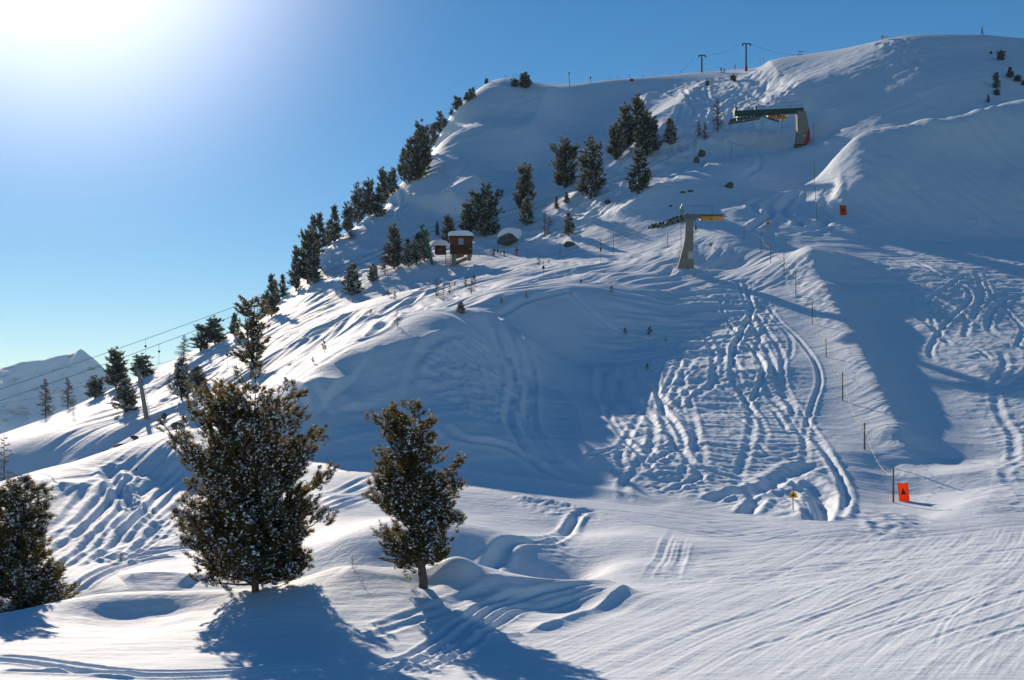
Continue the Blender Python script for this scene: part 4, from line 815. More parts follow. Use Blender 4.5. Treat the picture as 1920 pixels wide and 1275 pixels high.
# seedlings poking out of the snow
def make_seedling(label, seed=3):
    rg = np.random.default_rng(seed); root = empty('pine_seedling', (0, 0, 0), 0, label, 'seedling', 'seedlings poking out of the snow'); st = MB(); st.tube([(0, 0, -.1), (.02, 0, .5), (0, 0, .95)], [.03, .02, .008], 5); lv = MB()
    pts = []; 
    for k in range(11):
        h = .15 + .08 * k; az = rg.uniform(0, 6.28); L_ = .32 * (1.05 - h) + .08; p1 = Vector((math.cos(az) * L_, math.sin(az) * L_, h + L_ * .5)); st.tube([(0, 0, h), p1], [.012, .006], 4)
        for t in (.5, .8, 1.0): pts.append(np.array(p1) * t + np.array((0, 0, h)) * (1 - t))
    pts.append(np.array((0, 0, .97))); pts = np.array(pts); tm = [tuft_template(rg, 12, .15, .018) for _ in range(3)]; st.build('stem', M['bark'], root)
    V, Fc = scatter(tm, pts, rg.uniform(0, 6, len(pts)), np.full(len(pts), 1.0), rg.normal(size=(len(pts), 3)) * .2); c = link(bpy.data.objects.new('needles', mesh_from('seedling_needles', V, Fc, M['needles_far']))); c.parent = root; return root
SD = None
for px, yb, yt, lab in ((727, 557, 544, 'dark seedling on the lit slope left of the hut larches, upper of two'), (741, 562, 548, 'dark leaning seedling on the lit slope, lower of two left of the hut larches'), (889, 535, 517, 'small conifer seedling next to the thin larch below the hut'), (873, 540, 525, 'small dark seedling left of the conifer seedling below the hut'),
    (940, 571, 559, 'small seedling on the crest right of the little dense pine'), (1147, 550, 536, 'seedling at the top of the tracked bowl, left of the concrete tower'), (1218, 631, 614, 'dark upright seedling, taller of two in the shaded bowl'), (1172, 627, 615, 'low dark seedling, left of two in the shaded bowl'), (1213, 695, 682, 'seedling ringed by ski tracks low in the tracked bowl'),
    (608, 660, 640, 'seedling on the streaky left slope near the lit crest'), (587, 682, 670, 'tiny seedling left of the one near the lit crest'), (1332, 465, 455, 'small seedling right of the concrete tower'), (695, 590, 580, 'tiny dark seedling far down the lit slope'), (853, 538, 528, 'tiny seedling left of the hut larches'), (1248, 641, 634, 'speck of a seedling lower right of the upright seedling'), (1029, 495, 487, 'tiny dark seedling beside the dry yellow twigs'),
    (256, 884, 876, 'tiny brown shoot on the tracked left slope'), (287, 967, 955, 'small shoot in the trampled snow left of the huge pine'), (227, 1050, 1037, 'bent dry shoot at the edge of the little shaded hollow'), (614, 824, 816, 'dark twig in the shaded bowl right of the huge pine'), (661, 1063, 1038, 'dead bare sapling on the knoll between the two near pines'), (462, 625, 615, 'small shoot beside the tall ragged pine')):
    pos = at(px, yb, None, .03); h = (yb - yt) / F * pos.y
    if SD is None: SD = make_seedling(lab); SD.location = pos; SD.scale = (h * .9, h * .9, h)
    elif 'dead bare' in lab: o = make_larch('dead_sapling', h, .5, 77, 'larch', lab, 16, None, 'sapling'); o.location = pos
    else: copy_thing(SD, pos, px * .9, (h * .9, h * .9, h), lab)
# rocks
def rock(px, yb, wpx, hpx_, label, seed, d=None, depth=1.0, flat=0):
    rg = np.random.default_rng(seed); pos = at(px, yb, d, .0); k = pos.y / F; import bmesh
    b = bmesh.new(); bmesh.ops.create_icosphere(b, subdivisions=3, radius=1)
    for v in b.verts:
        n_ = v.co.normalized(); q = 1.0
        for j in range(9): a = Vector(rg.normal(size=3)).normalized() if j > 99 else None
        v.co = n_
    pl = [Vector(rg.normal(size=3)).normalized() for _ in range(12)]; off = [rg.uniform(.55, .9) for _ in pl]
    for v in b.verts:
        for n2, o2 in zip(pl, off):
            dd = v.co.dot(n2) - o2
            if dd > 0: v.co -= n2 * dd
        v.co += Vector(rg.normal(size=3)) * .018
        v.co = Vector((v.co.x * wpx * k * .62, v.co.y * wpx * k * .5 * depth, v.co.z * hpx_ * k * .68 + hpx_ * k * .38))
    me = bpy.data.meshes.new('rock'); b.to_mesh(me); b.free(); me.materials.append(M['rock']); o = link(bpy.data.objects.new('rock', me)); o.location = pos; return tag(o, label, 'rock', 'rocks showing through the snow')
rock(1316, 293, 15, 12, 'grey-brown boulder, upper of two on the upper slope', 1); rock(1306, 305, 10, 11, 'dark boulder, lower of two on the upper slope', 2); rock(1367, 352, 16, 11, 'dark jagged rock sticking out of the shaded face', 3)
rock(1280, 362, 9, 4, 'small flat rock, left of a line on the shaded face', 4); rock(1294, 360, 10, 4, 'small flat rock, right of a line on the shaded face', 5); rock(1257, 388, 5, 4, 'pebble-sized dark rock above the lift wheel', 6); rock(1066, 442, 22, 9, 'dark rock under the small snowy pine', 7, 236)
rock(335, 800, 26, 11, 'dark rock outcrop beneath the snowy slim pair of pines', 8, 150); rock(308, 790, 9, 12, 'small dark rock left of the outcrop under the snowy pair', 9, 158); rock(230, 832, 36, 12, 'long dark rock band below the snowy slim pine by the pylon', 10, 150); rock(252, 820, 14, 7, 'small rock above the long dark band', 11, 152); rock(195, 846, 6, 12, 'narrow dark rock left of the long band', 12, 150); rock(1140, 382, 12, 8, 'dark rock right of the right big centre pine', 13)
# snow-capped boulder shelter
def shelter():
    pos = at(950, 462, 252); k = pos.y / F; r = empty('boulder_shelter', pos, 0, 'dark overhanging boulder under a thick dome of snow, right of the hut', 'boulder')
    import bmesh
    def blobm(name, cx, cz, rx, rz, ry, mat, seed, cut=None):
        rg = np.random.default_rng(seed); b = bmesh.new(); bmesh.ops.create_icosphere(b, subdivisions=4, radius=1)
        for v in b.verts:
            n_ = 1 + .10 * math.sin(3 * v.co.x + seed) * math.cos(4 * v.co.z) + (rg.normal() * .02 if mat == 'rock' else 0); v.co *= n_
            if cut is not None and v.co.z < cut: v.co.z = cut + (v.co.z - cut) * .15
            v.co = Vector(((cx + v.co.x * rx) * k, v.co.y * ry * k, (cz + v.co.z * rz) * k))
        me = bpy.data.meshes.new(name); b.to_mesh(me); b.free(); me.materials.append(M[mat]); me.polygons.foreach_set('use_smooth', [mat != 'rock'] * len(me.polygons)); o = link(bpy.data.objects.new(name, me)); o.parent = r
    import bmesh as bm_; rg = np.random.default_rng(9); b = bm_.new(); bm_.ops.create_icosphere(b, subdivisions=3, radius=1)
    pl = [Vector(rg.normal(size=3)).normalized() for _ in range(14)]
    for v in b.verts:
        for n2 in pl:
            dd = v.co.dot(n2) - .66
            if dd > 0: v.co -= n2 * dd
        v.co += Vector(rg.normal(size=3)) * .045; v.co = Vector(((3 + v.co.x * 21 + v.co.z * 2) * k, v.co.y * 17 * k, (10 + v.co.z * 14 + v.co.x * 3) * k))
    me = bpy.data.meshes.new('boulder'); b.to_mesh(me); b.free(); me.materials.append(M['rock']); o = link(bpy.data.objects.new('boulder', me)); o.parent = r
    m = MB(); prof = [(-20, 16), (-20.5, 24), (-17, 30), (-9, 36), (0, 39.5), (10, 40), (20, 37.5), (30, 37), (34, 33), (33, 22), (26, 12), (14, 24), (5, 27), (-4, 24), (-12, 20)]
    m.prism([(x * k * .82, z * k * .82) for x, z in prof], -15 * k, 15 * k); o = m.build('snow_cap', M['clump'], r, True, bevel=4.2 * k); o.modifiers['bevel'].segments = 4
shelter()

# ------------------------------------------------------------------ lifts
def rail(mb, pts, r): mb.tube(pts, r, 5)
def upper_station():
    D0 = at(1503, 274, None).y; k = D0 / F; O = at(1503, 274, D0); r = empty('lift_station', O, 0, 'upper lift station: leaning concrete pillar carrying a dark green beam and an orange bullwheel', 'lift station')
    q = lambda x, y: ((x - 1503) * k, (274 - y) * k)
    m = MB(); pr = [q(1490, 276), (q(1493.5, 256)), q(1494, 240), q(1493, 210), q(1509.5, 210), q(1513, 230), q(1515, 245), q(1513.5, 262), q(1510, 277)]; m.prism(pr, -1.1, 1.1); m.build('pillar', M['concrete'], r, bevel=.12)
    b = MB(); b.prism([q(1490, 272), q(1510, 273), q(1510, 275.5), q(1490, 274.5)], -1.2, 1.2); b.build('strap', M['black'], r)
    m = MB(); m.prism([q(1376, 217), q(1376.5, 208.5), q(1440, 205.5), q(1506, 202.5), q(1506, 212), q(1440, 215), q(1390, 217.5)], -.55, .55); m.prism([q(1378, 210), q(1378, 202), q(1381.5, 202), q(1381.5, 210)], -.5, .5); m.prism([q(1415.5, 208), q(1415.5, 200.5), q(1419, 200.5), q(1420, 208)], -.4, .4); m.build('beam', M['green'], r, bevel=.05)
    g = MB(); y_ = .75
    for x in (1383, 1403, 1424, 1445, 1465, 1486, 1503): zt = 194 - (x - 1383) * .033; a = q(x, 209 - (x - 1376) * .045); t = q(x, zt); g.tube([(a[0], y_, a[1]), (t[0], y_, t[1])], .035, 5)
    for dz in (0, 6.5): a = q(1383, 194 + dz); t = q(1506, 189.5 + dz); g.tube([(a[0], y_, a[1]), (t[0], y_, t[1])], .03, 5)
    g.build('railing', M['dark'], r)
    cx, cz = q(1458, 219); R = 18.5 * k; wv = MB()
    N = 40; tilt = Matrix.Rotation(math.radians(20), 3, 'X')
    ring = [tilt @ Vector((math.cos(i * 2 * math.pi / N) * R, math.sin(i * 2 * math.pi / N) * R, 0)) + Vector((cx, 0, cz)) for i in range(N + 1)]
    wv.tube(ring, .22, 6, False)
    for i in range(8): a = math.pi * i / 8; d = tilt @ Vector((math.cos(a) * R, math.sin(a) * R, 0)); wv.beam(Vector((cx, 0, cz)) - d, Vector((cx, 0, cz)) + d, .3, .14)
    rr = [p * 1.0 for p in ring]; inner = [Vector((cx, 0, cz)) + (p - Vector((cx, 0, cz))) * .6 for p in ring]; wv.tube(inner, .12, 5, False); wv.add(ring[:-1], [tuple(range(N))]); wv.build('bullwheel', M['orange'], r)
    h = MB(); h.tube([Vector((cx, 0, cz - .5)), Vector((cx, 0, cz + .9))], .35, 10); h.build('hub', M['dark'], r)
    s = MB()
    for y0 in (-.9, .9):
        a = q(1366, 231); b_ = q(1426, 221); s.beam((a[0], y0, a[1]), (b_[0], y0, b_[1]), .14, .35); a = q(1368, 226); b_ = q(1402, 220); s.beam((a[0], y0, a[1]), (b_[0], y0, b_[1]), .12, .3)
    for x in (1384, 1398, 1421): a = q(x, 215); b_ = q(x - 2, 227); s.beam((a[0], 0, a[1]), (b_[0], 0, b_[1]), .9, .25)
    s.build('sheave_frame', M['steel'], r)
    for i in range(9):
        c = q(1369 + i * 6.8, 227.5 - i * 1.15)
        w_ = MB(); w_.tube([(c[0], y, c[1]) for y in (-1.05, -.75, -.74, .74, .75, 1.05)], [.3, .3, .07, .07, .3, .3], 12); w_.build('sheave', M['rubber'], r)
    s = MB(); a = q(1427, 217); b_ = q(1461, 228); s.beam((a[0], 0, a[1]), (b_[0], 0, b_[1]), .5, .28); s.build('strut', M['steel'], r)
    s = MB(); a = q(1466, 220); b_ = q(1466, 248); s.tube([(a[0], 0, a[1]), (b_[0], 0, b_[1])], .05, 5); s.box((a[0], 0, q(0, 225)[1]), (.35, .3, .6)); s.box((b_[0], 0, b_[1]), (.9, .08, .08)); s.build('hanger', M['dark'], r)
    s = MB(); s.prism([q(1514.5, 241), q(1517, 252), q(1516, 264), q(1511, 273), q(1505, 272.5), q(1509, 262)], -1.35, 1.35); s.build('crash_mat', M['red'], r, bevel=.1)
    
    for x in (1505.5, 1509): s = MB(); s.box((q(x, 257)[0], -1.125, q(0, 257)[1]), (.14, .03, .45)); s.build('painted_mark', M['white'], r)
    return r, q, O
ust, uq, uO = upper_station()
def lower_tower():
    D0 = at(1285, 502, None).y; k = D0 / F; O = at(1285, 502, D0); r = empty('lift_tower', O, 0, 'lower lift tower: flared concrete pillar with a yellow return wheel and dark roller arm', 'lift tower')
    q = lambda x, y: ((x - 1285) * k, (502 - y) * k)
    m = MB(); m.prism([q(1268.5, 506), q(1274, 488), q(1280, 465), q(1284, 446), q(1284.7, 412), q(1299.3, 412), q(1300, 506)], -.55, .55); m.build('pillar', M['concrete'], r, bevel=.05)
    m = MB(); m.prism([q(1288.5, 486), q(1288.5, 474), q(1291, 472.5), q(1298, 472.5), q(1299.2, 474), q(1299.2, 486)], -.62, -.5); m.build('access_panel', M['pale'], r)
    m = MB(); m.prism([q(1283, 413), q(1283, 401), q(1300, 402), q(1356, 402.2), q(1356, 404.5), q(1312, 405), q(1304, 412)], -.35, .35); m.prism([q(1354.5, 404), q(1354.5, 412), q(1356, 412), q(1356, 404)], -.3, .3); m.build('beam', M['steel'], r, bevel=.03)
    cx, cz = q(1333, 408); R = 21 * k; tilt = Matrix.Rotation(math.radians(9), 3, 'X'); N = 40
    wv = MB(); ring = [tilt @ Vector((math.cos(i * 2 * math.pi / N) * R, math.sin(i * 2 * math.pi / N) * R, 0)) + Vector((cx, 0, cz)) for i in range(N + 1)]; wv.tube(ring, .2, 6, False); lo = [p + Vector((0, 0, -.38)) for p in ring]; wv.tube([p for p in lo], .10, 5, False)
    for i in range(5): a = math.pi * i / 5; d = tilt @ Vector((math.cos(a) * R, math.sin(a) * R, 0)); wv.beam(Vector((cx, 0, cz)) - d, Vector((cx, 0, cz)) + d, .16, .3)
    for i in range(0, N, 5): wv.beam(ring[i], lo[i], .1, .1)
    wv.build('bullwheel', M['yellow'], r); h = MB(); h.tube([(cx, 0, cz - .35), (cx, 0, cz + .45)], .25, 10); h.build('hub', M['dark'], r)
    s = MB()
    for y0 in (-.5, .5):
        a, b_ = q(1215, 427), q(1240, 423); s.beam((a[0], y0, a[1]), (b_[0], y0, b_[1]), .12, .36); a, b_ = q(1240, 424.5), q(1284, 412); s.beam((a[0], y0, a[1]), (b_[0], y0, b_[1]), .12, .42); a, b_ = q(1250, 415), q(1284, 406); s.beam((a[0], y0, a[1]), (b_[0], y0, b_[1]), .12, .45)
    s.build('roller_arm', M['steel'], r)
    for i, (x, y) in enumerate(((1223, 423), (1229, 421.5), (1237, 419.5), (1243, 418.5), (1234, 425), (1226, 425.5), (1256, 414), (1262, 410), (1268, 408.5), (1276, 407), (1250, 421), (1260, 419), (1270, 415.5), (1278, 412.5))):
        c = q(x, y); w_ = MB(); w_.tube([(c[0], y, c[1]) for y in (-.6, -.42, -.41, .41, .42, .6)], [.2, .2, .05, .05, .2, .2], 10); w_.build('sheave', M['rubber'], r)
    g = MB()
    for x in (1301.5, 1336): a, t = q(x, 402), q(x, 385); g.tube([(a[0], .4, a[1]), (t[0], .4, t[1])], .03, 5)
    a, t = q(1294, 385), q(1336.5, 385.3); g.tube([(a[0], .4, a[1]), (t[0], .4, t[1])], .03, 5); g.build('railing', M['dark'], r)
    g = MB()
    for pts in (((1276, 404), (1275.5, 391), (1279.5, 382)), ((1279.7, 382), (1280.5, 404)), ((1276, 396), (1281, 392)), ((1276, 404), (1282, 397))): g.tube([(q(x, y)[0], 0, q(x, y)[1]) for x, y in pts], .055, 5)
    g.build('bracket', M['steel'], r)
    g = MB()
    for o in (0, 3.0): g.tube([(q(x + o, y)[0], -.35, q(x, y)[1]) for x, y in ((1264, 504), (1270, 482), (1275.5, 464))], .035, 5)
    for i in range(9): t = i / 8; x, y = 1265 + 10 * t, 501 - 36 * t; g.tube([(q(x, y)[0], -.35, q(x, y)[1]), (q(x + 3, y)[0], -.35, q(x, y)[1])], .025, 4)
    g.build('ladder', M['steel'], r)
    g = MB(); g.tube([(q(1276, 413)[0], -.3, q(0, 413)[1]), (q(1276.5, 466)[0], -.3, q(0, 466)[1])], .04, 5); g.build('conduit', M['steel'], r)
    g = MB(); g.tube([(q(1304.5, 411)[0], 0, q(0, 411)[1]), (q(1304.5, 424)[0], 0, q(0, 424)[1])], .03, 5); g.box((q(1304.5, 0)[0], 0, q(0, 428)[1]), (.32, .3, .5)); g.tube([(q(1303, 430)[0], 0, q(0, 430)[1]), (q(1303, 452)[0], 0, q(0, 452)[1]), (q(1301.8, 460)[0], 0, q(0, 460)[1])], .03, 5); g.build('hanger', M['dark'], r)
    return r, q, O
lst, lq, lO = lower_tower()
lW = lambda x, y, dy=0: lO + Vector((lq(x, y)[0], dy, lq(x, y)[1]))
uW = lambda x, y, dy=0: uO + Vector((uq(x, y)[0], dy, uq(x, y)[1]))
def left_pylon():
    d = 160; O = at(277, 818, d, .4); k = d / F; r = empty('lift_pylon', O, 0, 'weathered slanting lift pylon with a side ladder on the lower left slope', 'lift pylon'); q = lambda x, y: ((x - 277) * k, (818 - y) * k)
    m = MB(); m.prism([q(272.5, 820), q(257, 722), q(262.5, 722), q(280.5, 820)], -.22, .22); m.build('mast', M['concrete'], r, bevel=.03)
    m = MB(); m.beam((q(246, 722)[0], 0, q(0, 720.5)[1]), (q(271, 718)[0], 0, q(0, 719.5)[1]), .3, .25); m.beam((q(248, 716)[0], 0, q(0, 716)[1]), (q(258, 712)[0], 0, q(0, 711)[1]), .2, .18); m.tube([(q(258, 722)[0], 0, q(0, 722)[1]), (q(254, 700)[0], 0, q(0, 702)[1])], .05, 5); m.build('cross_arm', M['steel'], r)
    for x in (247, 251, 265, 270): c = q(x, 718.5); w_ = MB(); w_.tube([(c[0], -.3, c[1]), (c[0], .3, c[1])], .16, 10); w_.build('sheave', M['rubber'], r)
    g = MB()
    for o in (0, 3.5): a, b_ = q(262.5 + o, 726), q(280 + o, 816); g.tube([(a[0], -.1, a[1]), (b_[0], -.1, b_[1])], .03, 5)
    for i in range(17): t = i / 16; x, y = 262.5 + 17.5 * t, 727 + 88 * t; a = q(x, y); b_ = q(x + 3.5, y); g.tube([(a[0], -.1, a[1]), (b_[0], -.1, b_[1])], .022, 4)
    g.build('ladder', M['steel'], r); return O + Vector((q(250, 717)[0], 0, q(0, 717)[1])), O + Vector((q(268, 717)[0], 0, q(0, 717)[1]))
pyA, pyB = left_pylon()
def green_mast():
    d = 229; O = at(813, 480, d, .3); k = d / F; r = empty('lift_mast', O, 0, 'leaning dark green lift mast with roller arms beside the hut', 'lift mast'); q = lambda x, y: ((x - 813) * k, (480 - y) * k)
    m = MB(); m.prism([q(809.5, 482), q(793, 424), q(788, 406), q(791.5, 404), q(799, 424), q(815.5, 482)], -.35, .35); m.build('mast', M['mast'], r, bevel=.05)
    m = MB()
    for (a, b_) in (((784, 419), (801, 414)), ((786, 424), (805, 419)), ((787, 407), (796, 403.5))): A_, B_ = q(*a), q(*b_); m.beam((A_[0], 0, A_[1]), (B_[0], 0, B_[1]), .9, .28)
    m.build('cross_arm', M['mast'], r); 
    for x, y in ((782, 427), (786, 425.5), (790, 424), (783, 422)): c = q(x, y); w_ = MB(); w_.tube([(c[0], -.5, c[1]), (c[0], .5, c[1])], .3, 10); w_.build('sheave', M['rubber'], r)
    return O + Vector((q(784, 424)[0], 0, q(0, 421)[1])), O + Vector((q(803, 417)[0], 0, q(0, 416)[1]))
gmA, gmB = green_mast()
def cable(a, b, sag, label, r=.03, n=40, group='lift cables'):
    pts = [a.lerp(b, i / n) - Vector((0, 0, 4 * sag * (i / n) * (1 - i / n))) for i in range(n + 1)]; m = MB(); m.tube(pts, r, 5, False); return tag(m.build('cable', M['rubber'], None), label, 'cable', group)
def pxp(px, py, d): return Vector(((px - CX) / F * d, d, (HZ - py) / F * d))
farA, farB = pxp(-260, 815, 150), pxp(-255, 836, 152)
cable(gmA, farA, 1.0, 'upper of the two lift cables crossing the sky down to the left', .035); cable(gmB + Vector((0, 0, -.4)), farB, 1.4, 'lower of the two lift cables crossing the sky down to the left', .035)
cable(uW(1368, 231, -.9), gmB + Vector((0, -.5, .6)), 3.0, 'lift cable from the green upper station to the green mast, upper strand', .03); cable(uW(1368, 232, .9), gmB + Vector((0, .5, 0)), 3.6, 'lift cable from the green upper station to the green mast, lower strand', .03)
cable(lW(1217, 424, -.5), pyB, .4, 'drag lift cable from the concrete tower to the slanting pylon, near strand', .02); cable(lW(1217, 428, .5), pyB + Vector((0, .6, -.3)), .9, 'drag lift cable from the concrete tower to the slanting pylon, far strand', .02)
cable(pyA, pxp(-200, 775, 110), 1.2, 'cable running down left from the slanting pylon', .02)
# T-bars
def on_cable(a, b, sag, px):
    best = None
    for i in range(400):
        t = i / 399; q = a.lerp(b, t) - Vector((0, 0, 4 * sag * t * (1 - t))); e_ = abs(q.x / q.y * F + CX - px)
        if best is None or e_ < best[0]: best = (e_, q)
    return best[1]
def tbar(px, yt, yb, d, label, first=[None]):
    top = on_cable(*((gmA, farA, 1.0) if px == 274 else (gmB + Vector((0, 0, -.4)), farB, 1.4) if px == 298 else (lW(1217, 424, -.5), pyB, .4)), px); h = (yb - yt) / F * top.y; pos = top - Vector((0, 0, h))
    if first[0] is None:
        r = empty('drag_hanger', pos, 0, label, 'drag lift hanger', 'drag hangers on the cables'); m = MB(); m.tube([(0, 0, 2.0), (0, 0, 3.0)], .02, 5); m.box((0, 0, 3.0), (.12, .12, .12)); m.tube([(0.03, 0, .12), (0, 0, 1.7)], .022, 5); m.build('rod', M['dark'], r)
        m = MB(); m.tube([(-.01, -.1, 1.86), (-.01, .1, 1.86)], .17, 12); m.build('spring_box', M['rubber'], r, bevel=.02); m = MB(); m.tube([(-.28, 0, .05), (.0, 0, .12), (.28, 0, .05)], .035, 6); m.build('bar', M['dark'], r); r.scale = (h / 3,) * 3; first[0] = r
    else: copy_thing(first[0], pos, px, (h / 3,) * 3, label)
for a_ in ((274, 619, 655, 178, 'left of the two drag hangers dangling against the blue sky'), (298, 618, 654, 180, 'right of the two drag hangers dangling against the blue sky'), (427, 678, 722, 163, 'drag hanger in front of the streaky slope near the tall ragged pine'), (724, 583, 606, 168, 'drag hanger over the lit slope, left of the lone little pine'), (843, 552, 586, 170, 'drag hanger over the lit slope above the lone little pine'), (1018, 491, 540, 176, 'drag hanger over the traverse, right of the hut'), (1126, 455, 500, 178, 'drag hanger nearest the concrete tower')): tbar(*a_)
# skyline drag masts
MG = 'T-shaped masts on the skyline'
def tmast(px, yb, yt, d, wpx, label):
    O = at(px, yb, d, .5); k = d / F; h = (yb - yt) * k + .5; r = empty('skyline_mast', O, 0, label, 'lift mast', MG); m = MB(); m.tube([(0, 0, -.5), (0, 0, h)], [.32, .22], 8); m.build('post', M['dark'], r)
    m = MB(); m.beam((-wpx / 2 * k, 0, h), (wpx / 2 * k, 0, h), .3, .35); m.build('cross_arm', M['dark'], r)
    for s_ in (-1, 1): w_ = MB(); w_.box((s_ * wpx * .45 * k, 0, h - .45), (.9, .35, .4)); w_.build('roller_set', M['steel'], r, bevel=.05)
    return O, h, wpx * k / 2
a1 = tmast(1316, 137, 105, 440, 14, 'T-shaped lift mast on the skyline, shortest whole one, left of the tall mast'); a2 = tmast(1399, 128, 77, 418, 17, 'tallest T-shaped lift mast on the skyline, with a red pad at its foot')
O = a2[0]; m = MB(); m.tube([(0, 0, .3), (0, 0, 2.0)], .5, 10); o = m.build('foot_pad', M['red'], None); o.parent = [x for x in sc.objects if x.name == 'skyline_mast.001'][0]
O = at(1502, 112, 430, 0); r = empty('skyline_mast', O, 0, 'head of a lift mast just showing above the skyline with a double cross arm', 'lift mast', MG); k = 430 / F; zt = (HZ - 103) / F * 430 - O.z; m = MB(); m.tube([(0, 0, -.5), (0, 0, zt)], .25, 8); m.build('post', M['dark'], r); m = MB(); m.beam((-8 * k, 0, zt), (8 * k, 0, zt), .3, .35); m.beam((-7 * k, 0, zt + 6 * k), (7 * k, 0, zt + 6 * k), .15, .2); m.beam((-6.5 * k, 0, zt), (-6.5 * k, 0, zt + 6 * k), .12, .12); m.beam((6.5 * k, 0, zt), (6.5 * k, 0, zt + 6 * k), .12, .12); m.build('cross_arm', M['dark'], r)
cable(a1[0] + Vector((2, 0, a1[1])), a2[0] + Vector((-2, 0, a2[1])), .9, 'cable strung between the two tallest skyline masts', .035); cable(a2[0] + Vector((2, 0, a2[1])), O + Vector((-1, 0, zt)), 1.0, 'cable from the tallest skyline mast to the mast head behind the brow', .035); cable(a1[0] + Vector((-2, 0, a1[1])), at(1250, 141, 455) + Vector((0, 5, -1)), .8, 'cable dropping left behind the skyline from the shortest mast', .035)

# ------------------------------------------------------------------ hut
def hut():
    d = 228; O = at(850, 496, d, .3); O = Vector(((865 - CX) / F * d, d, (HZ - 496) / F * d)); k = d / F; r = empty('log_hut', O, 0, 'small brown log hut on stilts under a thick snow cap at mid slope', 'hut'); q = lambda x, y: ((x - 865) * k, (496 - y) * k)
    x0, z0 = q(845, 476); x1, z1 = q(885.5, 446); dp = 3.2
    m = MB(); n_ = 12
    for i in range(n_):
        z = z0 + (z1 - z0) * (i + .5) / n_; hh = (z1 - z0) / n_ * .94
        m.box(((x0 + x1) / 2, 0, z), (x1 - x0 - .05, dp, hh)); m.box((x0 + .12, 0, z), (.16, dp + .25 * (i % 2), hh * .9)); m.box((x1 - .12, 0, z), (.16, dp + .25 * ((i + 1) % 2), hh * .9))
    m.build('wall', M['wood'], r, bevel=.02)
    m = MB(); m.prism([(x0 - .25, z1 - .05), (x0 - .2, z1 + .12), (x0 + 1.2, z1 + .42), (x1 - .9, z1 + .45), (x1 + .25, z1 + .1), (x1 + .25, z1 - .05)], -dp / 2 - .35, dp / 2 + .35); rf = m.build('roof', M['wood_dark'], r)
    m = MB(); m.prism([(x0 - .4, z1 - .15), (x0 - .42, z1 + .55), (x0 - .1, z1 + .85), (x0 + 1.0, z1 + 1.0), (x0 + 2.4, z1 + 1.1), (x1 - .7, z1 + 1.02), (x1 + .15, z1 + .6), (x1 + .3, z1 + .15), (x1 + .2, z1 + .08), (x0 - .1, z1 + .1)], -dp / 2 - .5, dp / 2 + .5); o = m.build('snow_cap', M['clump'], rf, True, bevel=.16)
    a, b_ = q(860, 461.5), q(870, 449); cx, cz = (a[0] + b_[0]) / 2, (a[1] + b_[1]) / 2
    m = MB(); wd, hh = b_[0] - a[0], b_[1] - a[1]
    for (c, s_) in (((cx - wd / 2, cz), (.12, hh + .12)), ((cx + wd / 2, cz), (.12, hh + .12)), ((cx, cz + hh / 2), (wd, .12)), ((cx, cz - hh / 2), (wd, .12)), ((cx, cz), (.05, hh)), ((cx, cz), (wd, .04))): m.box((c[0], -dp / 2 - .06, c[1]), (s_[0], .1, s_[1]))
    f_ = m.build('window', M['frame'], r); m = MB(); m.box((cx, -dp / 2 - .02, cz), (wd - .06, .04, hh - .06)); m.build('pane', M['glass'], f_)
    m = MB(); zr = q(0, 470)[1]
    for z in (zr + .55, zr + .25): m.box(((x0 + x1) / 2, -dp / 2 - .5, z), (x1 - x0 + .2, .06, .12))
    for i in range(8): m.box((x0 + (x1 - x0) * i / 7, -dp / 2 - .5, zr + .15), (.08, .08, .95))
    m.box(((x0 + x1) / 2, -dp / 2 - .3, z0 - .05), (x1 - x0 + .2, .6, .1)); m.build('balcony', M['wood_dark'], r)
    m = MB(); a, b_ = q(847, 499), q(855, 476); m.box(((a[0] + b_[0]) / 2, -.6, (a[1] + b_[1]) / 2 - .3), (b_[0] - a[0], .8, b_[1] - a[1] + .4)); m.build('pier', M['concrete'], r); m = MB(); a, b_ = q(876, 488), q(883, 476); m.box(((a[0] + b_[0]) / 2, .2, (a[1] + b_[1]) / 2), (b_[0] - a[0], .9, b_[1] - a[1])); m.build('pier', M['concrete'], r)
    m = MB(); m.prism([q(855, 497), q(855, 491), q(875, 481), q(876, 487)], -.2, .2); m.prism([q(855, 485), q(855, 478), q(871, 477), q(869, 481)], .1, .3); m.build('brace', M['plank'], r)
    m = MB()
    for x in (836.5, 845.5): a, b_ = q(x, 499), q(x, 475); m.box((a[0], -1.7, (a[1] + b_[1]) / 2), (.1, .14, b_[1] - a[1]))
    for i in range(7): z = q(0, 496 - i * 3.1)[1]; m.box((q(841, 0)[0], -1.7, z), (.85, .22, .07))
    m.build('ladder', M['wood_dark'], r)
    m = MB(); c = q(883, 469.5); m.box((c[0], -dp / 2 - .62, c[1]), (.34, .12, .26)); m.build('lamp_box', M['lime'], r)
    m = MB(); m.box((q(884.6, 0)[0], -1.3, q(0, 479)[1]), (.12, .12, 1.2)); m.build('post', M['wood_dark'], r)
    # annexe
    O2 = Vector(((826 - CX) / F * 233, 233, (HZ - 478) / F * 233)); r2 = empty('drive_shed', O2, 0, 'low dark wooden shed with a rounded snow roof, tucked left of the log hut', 'shed'); k = 233 / F
    m = MB(); m.box((0, 0, 9 * k), (20 * k, 2.6, 15 * k)); m.build('wall', M['wood_dark'], r2, bevel=.03)
    m = MB(); pr = [(math.cos(a) * 16.5 * k, 15.5 * k + math.sin(a) * 11 * k) for a in np.linspace(0, math.pi, 13)]; m.prism(pr, -1.7, 1.7); m.build('snow_cap', M['clump'], r2, False, bevel=.1)
    m = MB(); c = (-1.8 * k, 6.5 * k); m.tube([(c[0], -1.36, c[1]), (c[0], -1.46, c[1])], 2.7 * k, 20); m.build('warning_disc', M['red'], r2)
